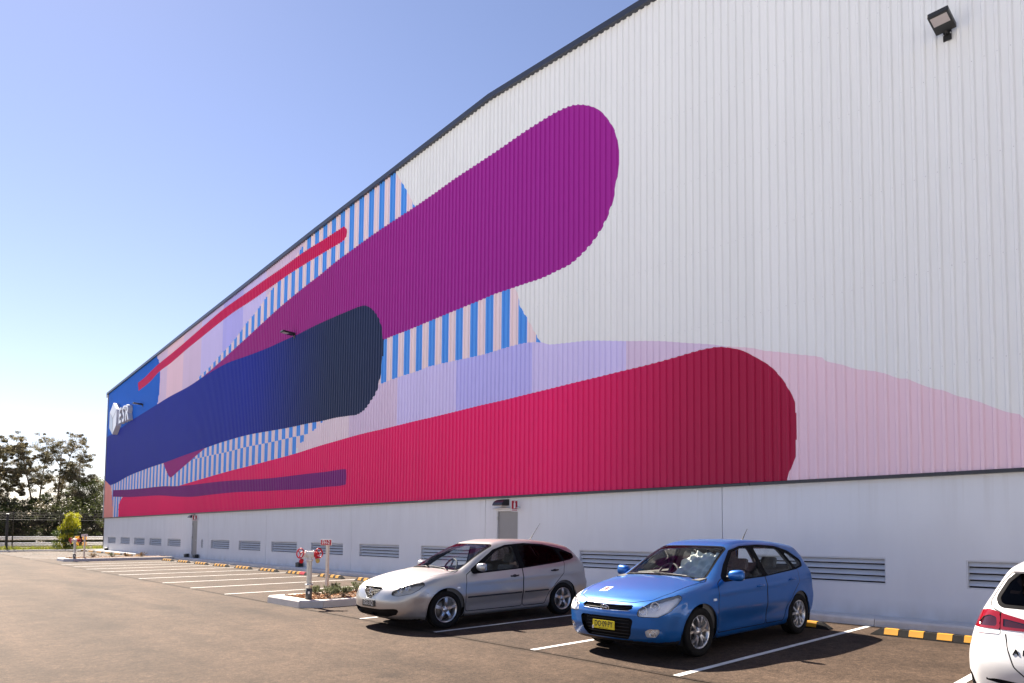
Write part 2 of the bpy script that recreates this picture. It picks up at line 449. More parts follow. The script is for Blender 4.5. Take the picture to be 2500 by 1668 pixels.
Y_PAN, Y_CREST = -0.050, -0.083
PROFILE = [(0.0, Y_PAN), (0.045, Y_PAN), (0.096, Y_PAN), (0.116, Y_CREST), (0.137, Y_CREST), (0.158, Y_CREST), (0.18, Y_PAN)]
n_ribs = int((X_R - X_L) / PITCH_RIB)
x_start = X_RIB0 + math.ceil((X_L - X_RIB0) / PITCH_RIB) * PITCH_RIB
sheet = None
def close_sheet(mb):
    o = mb.build('cladding_sheet', PMATS)
    wpart(o)
ri = 0
mb = MB()
x = x_start
while x < X_R:
    for (ua, ya), (ub, yb) in zip(PROFILE[:-1], PROFILE[1:]):
        xa, xb = x + ua, x + ub
        za, zb = roof_z(xa) + 0.05, roof_z(xb) + 0.05
        e = (xb - xa) * 0.02
        ca, cb = column(xa + e, Z_CLAD, za), column(xb - e, Z_CLAD, zb)
        if [q[2] for q in ca] != [q[2] for q in cb]:
            cm = column((xa + xb) / 2, Z_CLAD, (za + zb) / 2)
            ca = [list(q) for q in cm]; cb = [list(q) for q in cm]
            ca[-1][1] = za; cb[-1][1] = zb
        for (a0, a1, k), (b0, b1, _) in zip(ca, cb):
            mb.add([(xa, ya, a0), (xb, yb, b0), (xb, yb, b1), (xa, ya, a1)], [(0, 1, 2, 3)], PKEYS.index(k))
    ri += 1; x += PITCH_RIB
    if ri % 4 == 0:
        close_sheet(mb); mb = MB()
if mb.v: close_sheet(mb)

M['concrete_wall'] = mat('painted concrete', (0.67, 0.69, 0.73), 0.7, var=0.045, vscale=0.9, bump=0.12, bscale=120, rvar=0.05, streak=(1.6, 1, 0.5), orand=0.03)
def stain(m):
    """rain streaks from the top edge and splash dirt at the foot"""
    nt = m.node_tree; N = nt.nodes; L = nt.links; b = N['Principled BSDF']
    src = b.inputs['Base Color'].links[0].from_socket
    tc = N.new('ShaderNodeTexCoord'); sx = N.new('ShaderNodeSeparateXYZ'); L.new(tc.outputs['Object'], sx.inputs[0])
    def noise(scale, sc):
        mp = N.new('ShaderNodeMapping'); mp.inputs['Scale'].default_value = sc; L.new(tc.outputs['Object'], mp.inputs['Vector'])
        n = N.new('ShaderNodeTexNoise'); n.inputs['Scale'].default_value = scale; n.inputs['Detail'].default_value = 6; L.new(mp.outputs['Vector'], n.inputs['Vector']); return n.outputs['Fac']
    def rng(v, a, c, d, e):
        r = N.new('ShaderNodeMapRange'); r.inputs['From Min'].default_value = a; r.inputs['From Max'].default_value = c
        r.inputs['To Min'].default_value = d; r.inputs['To Max'].default_value = e; L.new(v, r.inputs['Value']); return r.outputs['Result']
    def op(o, a, c):
        q = N.new('ShaderNodeMath'); q.operation = o; L.new(a, q.inputs[0]); L.new(c, q.inputs[1]); return q.outputs[0]
    foot = op('MULTIPLY', rng(sx.outputs['Z'], 0.13, 0.42, 1, 0), rng(noise(3.0, (1, 1, .6)), .35, .7, .1, 1))
    run = op('MULTIPLY', rng(sx.outputs['Z'], 1.5, 2.45, 0, 1), rng(noise(6.0, (1.4, 1, .06)), .52, .75, 0, .55))
    fac = op('MAXIMUM', foot, run)
    mx = N.new('ShaderNodeMix'); mx.data_type = 'RGBA'; k = N.new('ShaderNodeMath'); k.operation = 'MULTIPLY'; L.new(fac, k.inputs[0]); k.inputs[1].default_value = 0.42
    L.new(k.outputs[0], mx.inputs['Factor']); L.new(src, mx.inputs['A']); mx.inputs['B'].default_value = (0.36, 0.32, 0.27, 1)
    L.new(mx.outputs['Result'], b.inputs['Base Color'])
stain(M['concrete_wall'])
M['flash_dark'] = mat('dark flashing', (0.030, 0.032, 0.042), 0.4, 0.3, var=0.1)
M['barge'] = mat('slate barge capping', (0.040, 0.045, 0.062), 0.38, 0.2, var=0.06)
M['louvre'] = mat('louvre grey', (0.60, 0.62, 0.66), 0.5, var=0.04)
M['void'] = mat('dark void', (0.01, 0.01, 0.012), 0.9, var=0.1)
M['door'] = mat('grey door paint', srgb(132, 132, 134), 0.45, var=0.03)
M['side_clad'] = PMATS[0]

# dado of precast panels, with openings
LZ0, LZ1 = 0.66, 1.11
LOUV = [(-59.4, -57.1), (-55.74, -53.3), (-52.23, -49.71), (-48.61, -46.11), (-44.92, -42.46), (-39.06, -38.74),
        (-37.56, -34.98), (-33.77, -31.18), (-30.0, -27.44), (-26.17, -23.52), (-22.34, -19.69), (-18.43, -15.85),
        (-11.5, -8.95), (-6.8, -4.23), (-3.0, -0.45), (1.0, 3.55), (4.85, 7.4)]
DOORS = [(-40.64, -39.70), (-14.71, -13.75)]
JOINTS = [-60.68, -53.0, -45.55, -37.97, -30.58, -22.92, -15.19, -7.45, 0.3, 8.0, 12.0]
D_TOP = 2.14
holes = [(a, b, LZ0, LZ1) for a, b in LOUV] + [(a, b, -0.2, D_TOP) for a, b in DOORS]
for j0, j1 in zip(JOINTS[:-1], JOINTS[1:]):
    a, b = j0 + 0.009, j1 - 0.009
    hs = [(max(h[0], a), min(h[1], b), h[2], h[3]) for h in holes if h[0] < b and h[1] > a]
    xs = sorted({a, b, *[h[0] for h in hs], *[h[1] for h in hs]})
    zs = sorted({-0.2, 2.50, *[h[2] for h in hs], *[h[3] for h in hs]})
    mb = MB()
    for x0, x1 in zip(xs[:-1], xs[1:]):
        for z0, z1 in zip(zs[:-1], zs[1:]):
            if any(h[0] - 1e-6 <= x0 and x1 <= h[1] + 1e-6 and h[2] - 1e-6 <= z0 and z1 <= h[3] + 1e-6 for h in hs): continue
            mb.add([(x0, 0, z0), (x1, 0, z0), (x1, 0, z1), (x0, 0, z1)], [(0, 1, 2, 3)])
    for h in hs:
        for (p, q) in (((h[0], h[2]), (h[1], h[2])), ((h[1], h[2]), (h[1], h[3])), ((h[1], h[3]), (h[0], h[3])), ((h[0], h[3]), (h[0], h[2]))):
            mb.add([(p[0], 0, p[1]), (q[0], 0, q[1]), (q[0], 0.14, q[1]), (p[0], 0.14, p[1])], [(0, 1, 2, 3)])
    for xx in (a, b):
        mb.add([(xx, 0, -0.2), (xx, 0.14, -0.2), (xx, 0.14, 2.5), (xx, 0, 2.5)], [(0, 1, 2, 3)])
    wpart(mb.build('concrete_panel', M['concrete_wall']))
wpart(MB().box(X_L + 0.05, 12, 0.13, 0.20, -0.2, 2.5).build('joint_backing', M['void']))

for a, b in LOUV:
    lo = empty('louvre', (a, 0, LZ0)); wpart(lo)
    w, h = b - a, LZ1 - LZ0
    f = MB()
    t = 0.022
    f.box(0.002, w - 0.002, 0.004, 0.10, 0.002, t); f.box(0.002, w - 0.002, 0.004, 0.10, h - t, h - 0.002)
    f.box(0.002, t, 0.004, 0.10, t, h - t); f.box(w - t, w - 0.002, 0.004, 0.10, t, h - t)
    f.build('frame', M['louvre'], lo)
    nb = 4; ph = (h - 2 * t) / nb
    bl = MB().prism([(0.018, ph * 0.30), (0.030, ph * 0.24), (0.102, ph * 0.96), (0.092, ph * 1.0)], 'x', t + 0.001, w - t - 0.001)
    first = bl.build('blade', M['louvre'], lo, (0, 0, t))
    for i in range(1, nb):
        c = first.copy(); C.objects.link(c); c.parent = lo; c.location = (0, 0, t + i * ph)

for a, b in DOORS:
    d = empty('door', (a, 0, 0)); wpart(d)
    w = b - a
    f = MB()
    f.box(0.002, 0.05, 0.006, 0.12, 0.12, D_TOP - 0.002); f.box(w - 0.05, w - 0.002, 0.006, 0.12, 0.12, D_TOP - 0.002)
    f.box(0.05, w - 0.05, 0.006, 0.12, D_TOP - 0.05, D_TOP - 0.002)
    f.build('frame', M['louvre'], d)
    MB().box(0.054, w - 0.054, 0.045, 0.09, 0.14, D_TOP - 0.054).build('leaf', M['door'], d)
    hn = MB(); hn.tube([(w - 0.14, 0.045, 1.05), (w - 0.14, -0.01, 1.05), (w - 0.26, -0.01, 1.05)], 0.010, 8)
    hn.box(w - 0.165, w - 0.115, 0.036, 0.044, 0.97, 1.13)
    hn.build('handle', M['steel'], d)
    for hz in (0.35, 1.15, 1.85):
        MB().box(0.040, 0.062, 0.0, 0.044, hz, hz + 0.10).build('hinge', M['steel'], d)
    MB().prism([(-0.001, D_TOP + 0.01), (-0.075, D_TOP + 0.012), (-0.085, D_TOP + 0.030), (-0.001, D_TOP + 0.075)], 'x', -0.06, w + 0.06).build('drip_hood', M['louvre'], d)

# flashing strip between dado and cladding, in lengths
xx = X_L - 0.06; k = 0
while xx < 12.0:
    x1 = min(xx + 5.98, 12.0)
    mb = MB().prism([(-0.001, 2.452), (-0.012, 2.444), (-0.098, 2.444), (-0.098, 2.492), (-0.084, 2.502), (-0.001, 2.502)], 'x', xx, x1)
    wpart(mb.build('base_flashing', M['flash_dark']))
    xx += 6.0
# barge capping along the gable, in lengths
def barge(x0, x1, dz):
    mb = MB()
    n = 2
    for yy0, yy1, za, zb in ((-0.17, 0.25, 0.0, 0.15),):
        v = []
        for x in (x0, x1):
            z = roof_z(x) + dz
            v += [(x, yy0, z + za), (x, yy1, z + za + 0.03), (x, yy1, z + zb + 0.02), (x, yy0, z + zb)]
        mb.add(v, [(0, 4, 5, 1), (1, 5, 6, 2), (2, 6, 7, 3), (3, 7, 4, 0), (0, 1, 2, 3), (4, 7, 6, 5)])
    wpart(mb.build('barge_capping', M['barge']))
bx = [-60.86, -54.5, -48.5, -42.5, -38.45, -32.0, -26.0, -20.0, -15.06, -9.0, -3.0, 3.0, 9.0, 12.2]
for i, (p, q) in enumerate(zip(bx[:-1], bx[1:])):
    barge(p, q - 0.004, 0.004 * (i % 2))
# roof, far walls and the sunlit end wall
mb = MB()
ys = (0.2, 46.0)
for x0, x1 in zip(ROOF_X[:-1], ROOF_X[1:]):
    mb.add([(x0, ys[0], roof_z(x0) + .1), (x1, ys[0], roof_z(x1) + .1), (x1, ys[1], roof_z(x1) + .1), (x0, ys[1], roof_z(x0) + .1)], [(0, 1, 2, 3)])
wpart(mb.build('roof', M['louvre']))
mb = MB()
yy = -0.078
zt = ROOF_Z[0] + .05
while yy < 46:
    for (ua, da), (ub, db) in zip(PROFILE[:-1], PROFILE[1:]):
        mb.add([(X_L - 0.03 + da, yy + ua, 2.45), (X_L - 0.03 + da, yy + ua, zt), (X_L - 0.03 + db, yy + ub, zt), (X_L - 0.03 + db, yy + ub, 2.45)], [(0, 1, 2, 3)])
    yy += PITCH_RIB
mb.add([(X_L, 0.0, -0.2), (X_L, 46, -0.2), (X_L, 46, 2.45), (X_L, 0.0, 2.45)], [(0, 1, 2, 3)])
mb.add([(12, 0.0, -0.2), (12, 46, -0.2), (12, 46, 12.3), (12, 0.0, 12.3)], [(0, 1, 2, 3)])
mb.add([(X_L, 46, -0.2), (12, 46, -0.2), (12, 46, 12.3), (X_L, 46, 12.3)], [(0, 1, 2, 3)])
wpart(mb.build('end_wall', M['side_clad']))
mb = MB()
mb.box(X_L - 0.115, X_L + 0.02, -0.092, -0.086, 2.46, ROOF_Z[0] + 0.02)
mb.box(X_L - 0.122, X_L - 0.116, -0.092, 0.09, 2.46, ROOF_Z[0] + 0.02)
wpart(mb.build('corner_flashing', M['louvre']))
# eave gutter on the far end
wpart(MB().box(X_L - 0.26, X_L - 0.125, -0.16, 46, ROOF_Z[0] - 0.20, ROOF_Z[0] + 0.0).build('gutter', M['louvre']))

# cladding screws in rows up the wall (near part only; too small to count)
sc = MB()
xr = x_start + PITCH_RIB * math.ceil((-24 - x_start) / PITCH_RIB)
M['screw'] = mat('screw head', (0.55, 0.55, 0.56), 0.5, 0.0, var=0.2)
while xr < 11.8:
    for z in (2.62, 4.2, 5.8, 7.4, 9.0, 10.6, 12.0):
        cx = xr + 0.137; zz = z + 0.01 * math.sin(xr * 37)
        if zz > roof_z(cx) - .2 or column(cx, zz - .02, zz + .02)[0][2] != 'white': continue
        sc.add([(cx - .007, Y_CREST, zz - .007), (cx + .007, Y_CREST, zz - .007), (cx + .007, Y_CREST, zz + .007), (cx - .007, Y_CREST, zz + .007), (cx, Y_CREST - .007, zz)],
               [(0, 1, 4), (1, 2, 4), (2, 3, 4), (3, 0, 4)])
    xr += PITCH_RIB
o = wpart(sc.build('screw_heads', M['screw'])); o['kind'] = 'stuff'

# ------------------------------------------------------------------ fittings on the wall
M['lamp_lens'] = mat('lamp lens', srgb(196, 186, 184), 0.25, var=0.06)
def floodlight(loc, rz, tilt, label):
    t = empty('floodlight', loc, 0, label, 'floodlight', 'floodlights on the warehouse wall')
    # bracket on the wall, body on an arm leaning out
    b = MB(); b.bbox(-0.07, 0.07, -0.03, 0.0, -0.11, 0.11, 0.006)
    b.build('wall_plate', M['black_plastic'], t)
    a = MB(); a.tube([(0, -0.02, 0.0), (0, -0.06, 0.02), (0, -0.12, 0.06)], 0.030, 8)
    a.build('arm', M['black_plastic'], t)
    Rm = Matrix.Translation((0, -0.07, 0.06)) @ Matrix.Rotation(rz, 4, 'Z') @ Matrix.Rotation(tilt, 4, 'X')
    h = MB(); h.bbox(-0.17, 0.17, -0.52, 0.0, -0.04, 0.04, 0.012, 0, Rm)
    for i in range(7): h.box(-0.13 + i * 0.042, -0.122 + i * 0.042, -0.14, 0.0, 0.035, 0.058, 0, Rm)
    hd = h.build('head', M['black_plastic'], t)
    l = MB(); l.bbox(-0.135, 0.135, -0.47, -0.24, -0.047, -0.039, 0.003, 0, Rm)
    l.build('lens', M['lamp_lens'], t)
    for s in (-0.06, 0.06):
        k = MB(); k.lathe([(0.0, 0.0), (0.012, 0.0), (0.012, 0.012), (0.0, 0.014)], 10, 'y', 0, Matrix.Translation((s, -0.046, 0)))
        k.build('bolt', M['steel'], t)
    t.scale = (.9, .9, .9)
    return t
floodlight((-3.05, -0.08, 9.62), rad(0), rad(-3), 'black square floodlight with a pale lens high on the white cladding at the right')
floodlight((-28.0, -0.08, 9.60), rad(0), rad(-4), 'slim black floodlight above the dark navy mural shape, seen edge on')
floodlight((-51.0, -0.08, 9.62), rad(0), rad(-4), 'small black floodlight on the bright blue wall patch beside the white company sign')

M['bulk_black'] = mat('bulkhead lamp black', (0.012, 0.010, 0.012), 0.35, var=0.1)
for (a, b), wh_lab in zip(DOORS, ('the far grey door', 'the near grey door behind the silver car')):
    cx = (a + b) / 2 - 0.12
    t = empty('wall_light', (cx, -0.002, D_TOP + 0.10), 0, 'black quarter-round bulkhead light above ' + wh_lab, 'wall light', 'bulkhead lights over the doors')
    pr = [(0, 0.0), (-0.02, 0.0)] + [(-0.30 * math.sin(u), 0.20 * math.cos(u) - 0.0) for u in np.linspace(math.pi / 2, 0.0, 9)]
    pr = [(-0.0, 0.0)] + [(-0.26 * math.cos(u), 0.17 * math.sin(u)) for u in np.linspace(0, math.pi / 2, 10)]
    MB().prism(pr, 'x', -0.20, 0.20).build('housing', M['bulk_black'], t)
    MB().box(-0.17, 0.17, -0.22, -0.03, -0.012, -0.001).build('diffuser', M['lamp_lens'], t)

M['sign_red'] = mat('sign red', srgb(176, 12, 46), 0.4, var=0.05)
M['sign_white'] = mat('sign white', srgb(235, 232, 230), 0.4, var=0.03)
for (a, b), lab in zip(DOORS, ('far', 'near')):
    s = empty('extinguisher_sign', (b - 0.02, -0.14, D_TOP + 0.08), 0, 'red and white fire extinguisher sign beside the %s grey door head' % lab, 'sign', 'extinguisher signs by the doors')
    # projecting plate, angled to face along the car park
    s.rotation_euler = (0, 0, rad(90))
    MB().bbox(-0.115, 0.115, -0.006, 0.0, -0.15, 0.15, 0.002).build('plate', M['sign_white'], s)
    MB().box(-0.097, 0.097, -0.0075, -0.0065, -0.085, 0.132).build('red_field', M['sign_red'], s)
    ex = MB(); ex.prism([(-0.03, -0.068), (0.03, -0.068), (0.03, 0.055), (0.018, 0.085), (0.012, 0.10), (0.03, 0.112), (0.03, 0.122), (-0.02, 0.122), (-0.02, 0.112), (-0.010, 0.10), (-0.018, 0.085), (-0.03, 0.055)], 'y', -0.010, -0.008)
    ex.build('extinguisher_symbol', M['sign_white'], s)
    MB().box(-0.09, 0.09, -0.0075, -0.0065, -0.125, -0.105).build('caption_bar', M['sign_red'], s)

# company sign at the far corner: faceted hexagon badge and three raised letters
M['sign_face'] = mat('sign white acrylic', srgb(240, 240, 242), 0.3, var=0.02)
M['sign_return'] = mat('sign pale grey return', (0.48, 0.48, 0.52), 0.4, var=0.03)
M['sign_mid'] = mat('sign pale blue facet', (0.46, 0.51, 0.60), 0.3, var=0.02)
es = empty('company_sign', (-57.45, -0.08, 9.45), 0, 'white raised company sign reading ESR with a hexagon badge at the far wall corner', 'sign')
hexp = [(1.15 * math.sin(rad(60 * i)), 1.12 * math.cos(rad(60 * i))) for i in range(6)]
MB().prism([(p[0], p[1]) for p in hexp], 'y', -0.30, -0.0).build('badge', [M['sign_face'], M['sign_return']], es)
for p in es.children[0].data.polygons: p.material_index = 0 if abs(p.normal.y) > .9 else 1
yb = -0.303
MB().add([(0, yb, 0), (hexp[5][0], yb, hexp[5][1]), (hexp[4][0], yb, hexp[4][1]), (0, yb, hexp[3][1])], [(0, 1, 2, 3)]).build('badge_facet', M['sign_mid'], es)
gv = MB()
for q in (hexp[5], hexp[1], hexp[3]):
    d = Vector((q[0], q[1])); n = Vector((-d.y, d.x)).normalized() * 0.03
    gv.prism([(n.x, n.y), (d.x * .94 + n.x, d.y * .94 + n.y), (d.x * .94 - n.x, d.y * .94 - n.y), (-n.x, -n.y)], 'y', -0.310, -0.305)
gv.build('badge_rib', M['sign_return'], es)
for ch, lx in (('E', 1.95), ('S', 2.88), ('R', 3.83)):
    me = text_mesh(ch, 1.50, 0.13, bold=0.03)
    for v in me.vertices: v.co = Vector((v.co.x * .95, -v.co.z, v.co.y))
    me.flip_normals() if hasattr(me, 'flip_normals') else None
    o = obj('letter', me, [M['sign_face'], M['sign_return']], es, (lx - .1, -0.15, -0.05))
    for p in me.polygons: p.material_index = 0 if abs(p.normal.y) > .9 else 1

# bait boxes at the foot of the wall
M['bait'] = mat('bait box plastic', (0.02, 0.021, 0.02), 0.5, var=0.15)
for bxx, lab in ((-59.2, 'small black bait box at the far corner of the building'), (-40.95, 'black bait box left of the far grey door'),
                 (-39.38, 'black bait box right of the far grey door'), (-26.9, 'black bait box at the wall behind the near hydrant')):
    t = empty('bait_box', (bxx, -0.13, 0.128), 0, lab, 'bait box', 'bait boxes along the wall')
    MB().bbox(-0.14, 0.14, -0.08, 0.09, 0.0, 0.13, 0.012).build('tray', M['bait'], t)
    MB().prism([(-0.085, 0.132), (-0.075, 0.17), (0.08, 0.20), (0.09, 0.132)], 'x', -0.145, 0.145).build('lid', M['bait'], t)

# ------------------------------------------------------------------ ground
def asphalt_mat(name, col, seam=None):
    m = bpy.data.materials.new(name); m.use_nodes = True
    nt = m.node_tree; N = nt.nodes; L = nt.links
    b = N['Principled BSDF']
    tc = N.new('ShaderNodeTexCoord')
    def noise(scale, det, ro=0.55, vec=None):
        n = N.new('ShaderNodeTexNoise'); n.inputs['Scale'].default_value = scale; n.inputs['Detail'].default_value = det
        n.inputs['Roughness'].default_value = ro
        L.new(vec or tc.outputs['Object'], n.inputs['Vector']); return n.outputs['Fac']
    def rng(v, a, b_, c, d):
        r = N.new('ShaderNodeMapRange'); r.inputs['From Min'].default_value = a; r.inputs['From Max'].default_value = b_
        r.inputs['To Min'].default_value = c; r.inputs['To Max'].default_value = d; L.new(v, r.inputs['Value']); return r.outputs['Result']
    def mul(a, b_):
        q = N.new('ShaderNodeMath'); q.operation = 'MULTIPLY'; L.new(a, q.inputs[0]); L.new(b_, q.inputs[1]); return q.outputs[0]
    mp = N.new('ShaderNodeMapping'); mp.inputs['Rotation'].default_value = (0, 0, 0.25); mp.inputs['Scale'].default_value = (0.35, 1.4, 1)
    L.new(tc.outputs['Object'], mp.inputs['Vector'])
    big = rng(noise(0.55, 5, 0.6, mp.outputs['Vector']), 0.3, 0.7, 0.70, 1.28)      # roller passes and patches
    med = mul(rng(noise(3.2, 6, 0.65), 0.3, 0.7, 0.84, 1.16), rng(noise(26, 5, 0.8), 0.32, 0.68, 0.55, 1.50))
    fine = rng(noise(75, 3, 0.7), 0.3, 0.7, 0.62, 1.40)                              # aggregate
    vor = N.new('ShaderNodeTexVoronoi'); vor.inputs['Scale'].default_value = 95; L.new(tc.outputs['Object'], vor.inputs['Vector'])
    stone = rng(vor.outputs['Distance'], 0.1, 0.7, 1.25, 0.72)
    v2 = N.new('ShaderNodeTexVoronoi'); v2.inputs['Scale'].default_value = 1.3; L.new(tc.outputs['Object'], v2.inputs['Vector'])
    pale = rng(v2.outputs['Distance'], 0.0, 0.05, 1.9, 1.0)                            # odd pale chips
    mid_ = mul(rng(noise(9.0, 7, 0.8), 0.32, 0.68, 0.62, 1.42), rng(noise(1.7, 4, 0.6), 0.3, 0.7, 0.84, 1.18))
    f = mul(mul(mul(mul(big, med), mul(fine, stone)), pale), mid_)
    # dark smears
    mp2 = N.new('ShaderNodeMapping'); mp2.inputs['Rotation'].default_value = (0, 0, -0.1); mp2.inputs['Scale'].default_value = (0.22, 1.0, 1)
    L.new(tc.outputs['Object'], mp2.inputs['Vector'])
    sm = rng(noise(0.9, 4, 0.5, mp2.outputs['Vector']), 0.56, 0.72, 1.0, 0.60)
    f = mul(f, sm)
    v3 = N.new('ShaderNodeTexVoronoi'); v3.inputs['Scale'].default_value = 0.55; v3.inputs['Randomness'].default_value = 1.0; L.new(tc.outputs['Object'], v3.inputs['Vector'])
    dn = N.new('ShaderNodeMath'); dn.operation = 'MULTIPLY_ADD'; L.new(noise(11, 3), dn.inputs[0]); dn.inputs[1].default_value = 0.10; L.new(v3.outputs['Distance'], dn.inputs[2])
    f = mul(f, rng(dn.outputs[0], 0.085, 0.15, 0.62, 1.0))                              # oil drips
    if seam is not None:
        sx = N.new('ShaderNodeSeparateXYZ'); L.new(tc.outputs['Object'], sx.inputs[0])
        wob = N.new('ShaderNodeMath'); wob.operation = 'MULTIPLY_ADD'; L.new(noise(1.2, 5, 0.7), wob.inputs[0])
        wob.inputs[1].default_value = 0.18; L.new(sx.outputs['Y'], wob.inputs[2])
        ab = N.new('ShaderNodeMath'); ab.operation = 'SUBTRACT'; L.new(wob.outputs[0], ab.inputs[0]); ab.inputs[1].default_value = seam + 0.09
        ab2 = N.new('ShaderNodeMath'); ab2.operation = 'ABSOLUTE'; L.new(ab.outputs[0], ab2.inputs[0])
        f = mul(f, rng(ab2.outputs[0], 0.0, 0.11, 0.55, 1.0))
    vm = N.new('ShaderNodeVectorMath'); vm.operation = 'SCALE'; vm.inputs[0].default_value = col[:3]
    L.new(f, vm.inputs['Scale']); L.new(vm.outputs['Vector'], b.inputs['Base Color'])
    b.inputs['Roughness'].default_value = 0.85
    b.inputs['Specular IOR Level'].default_value = 0.14
    bp = N.new('ShaderNodeBump'); bp.inputs['Strength'].default_value = 0.55; bp.inputs['Distance'].default_value = 0.006
    L.new(stone, bp.inputs['Height'])
    bp2 = N.new('ShaderNodeBump'); bp2.inputs['Strength'].default_value = 0.35; bp2.inputs['Distance'].default_value = 0.02
    L.new(noise(9, 4, 0.6), bp2.inputs['Height']); L.new(bp.outputs['Normal'], bp2.inputs['Normal'])
    L.new(bp2.outputs['Normal'], b.inputs['Normal'])
    return m

SEAM_Y = -5.80
M['asphalt'] = asphalt_mat('aisle asphalt', (0.066, 0.0438, 0.0300), SEAM_Y)
M['asphalt_bay'] = asphalt_mat('bay asphalt', (0.059, 0.0398, 0.0280), SEAM_Y)
M['earth'] = mat('dry verge', (0.16, 0.125, 0.08), 0.9, var=0.35, vscale=0.6, bump=0.4, bscale=6)

def sheet_obj(name, pts, z, m):
    mb = MB().add([(p[0], p[1], z) for p in pts], [tuple(range(len(pts)))])
    o = mb.build(name, m)
    if o.data.polygons[0].normal.z < 0: o.data.flip_normals()
    return o
tag(sheet_obj('ground', [(-1500, -1500), (1500, -1500), (1500, 1500), (-1500, 1500)], -0.03, M['earth']), kind='structure')
tag(sheet_obj('car_park', [(-64.6, -15.2), (60, -15.2), (60, 0.3), (-64.6, 0.3)], 0.0, M['asphalt']), kind='structure')
M['bounce_ground'] = mat('pale concrete hardstand', (0.56, 0.60, 0.635), 0.85, var=0.10, vscale=0.4, bump=0.2, bscale=30)
tag(sheet_obj('unseen_bounce_ground', [(-64.6, -80), (60, -80), (60, -15.2), (-64.6, -15.2)], 0.0, M['bounce_ground']), kind='structure')  # added pale ground behind the camera, unseen; bounces sunlight onto the wall
random.seed(4)
edge = []
xx = 18.0
while xx > -64.5:
    edge.append((xx, SEAM_Y + random.uniform(-0.02, 0.02))); xx -= 0.9
bay = sheet_obj('parking_bays', [(-64.5, 0.2), (18, 0.2)] + edge + [(-64.5, SEAM_Y)], 0.006, M['asphalt_bay'])
tag(bay, kind='structure')

def line_mat():
    m = mat('road marking white', (0.66, 0.65, 0.63), 0.6, var=0.22, vscale=5.0, bump=0.3, bscale=90)
    return m
M['marking'] = line_mat()
LINES_X = [0.25, -2.04, -4.335, -6.63, -8.86, -11.15] + [-17.82 - 2.57 * i for i in range(9)] + [-47.2 - 2.57 * i for i in range(6)]
for x in LINES_X:
    y0, y1, hw = (-5.78, -0.52, 0.042)
    n = 14; mb = MB()
    rnd = random.Random(int(x * 10))
    vs_ = []
    for i in range(n + 1):
        y = y0 + (y1 - y0) * i / n
        vs_ += [(x - hw + rnd.uniform(-.003, .003), y, 0.0105), (x + hw + rnd.uniform(-.003, .003), y, 0.0105)]
    mb.add(vs_, [(2 * i, 2 * i + 1, 2 * i + 3, 2 * i + 2) for i in range(n)])
    mb.build('parking_line', M['marking'], bay)

# kerbs
M['kerb'] = mat('kerb concrete', (0.62, 0.60, 0.58), 0.8, var=0.10, vscale=5, bump=0.25, bscale=70)
M['kerb_pale'] = mat('pale kerb concrete', srgb(196, 190, 184), 0.8, var=0.10, vscale=5, bump=0.25, bscale=70)
kerb = bpy.data.objects.new('wall_kerb', None); link(kerb); tag(kerb, kind='structure')
def kerb_prof(h, dep): return [(-dep, 0.0), (-dep + 0.01, h - 0.03), (-dep + 0.035, h), (0.0, h), (0.0, -0.02), (-dep, -0.02)]
def kerb_run(xa, xb, h):
    x = xa
    while x < xb - 0.05:
        x1 = min(x + 2.45, xb)
        MB().prism(kerb_prof(h + random.uniform(-.003, .003), 0.46), 'x', x + 0.006, x1 - 0.006).build('kerb_stone', M['kerb'], kerb, (0, -0.002, 0))
        x = x1
kerb_run(-4.27 + 2.45 * -16, 11.0, 0.13)
kerb_run(-60.9, -49.7, 0.13)
MB().prism([(-0.46, -0.02), (-0.46, 0.020), (0.0, 0.035), (0.0, -0.02)], 'x', -49.69, -43.48).build('kerb_ramp', M['kerb'], kerb, (0, -0.002, 0))
MB().box(-60.9, 11, -0.40, -0.02, 0.0, 0.03).build('joint_bed', M['void'], kerb)

def ring_stones(path, inner, h, parent, m, piece=1.1, name='kerb_stone'):
    """kerb made of separate stones between an outer and an inner outline (same point count)"""
    for (a, b), (c, d) in zip(zip(path[:-1], path[1:]), zip(inner[:-1], inner[1:])):
        a, b, c, d = map(Vector, (a, b, c, d))
        L_ = (b - a).length; n = max(1, round(L_ / piece))
        for i in range(n):
            t0, t1 = i / n + 0.003 / L_, (i + 1) / n - 0.003 / L_
            p0, p1, q0, q1 = a.lerp(b, t0), a.lerp(b, t1), c.lerp(d, t0), c.lerp(d, t1)
            s0, s1 = p0.lerp(q0, 0.10), p1.lerp(q1, 0.10)
            mb = MB()
            v = [(*p0, -0.02), (*p1, -0.02), (*p0.lerp(q0, .03), h - 0.025), (*p1.lerp(q1, .03), h - 0.025), (*s0, h), (*s1, h), (*q0, h), (*q1, h), (*q0, -0.02), (*q1, -0.02)]
            mb.add(v, [(0, 1, 3, 2), (2, 3, 5, 4), (4, 5, 7, 6), (6, 7, 9, 8), (0, 2, 4, 6, 8), (1, 9, 7, 5, 3)])
            mb.build(name, m, parent)

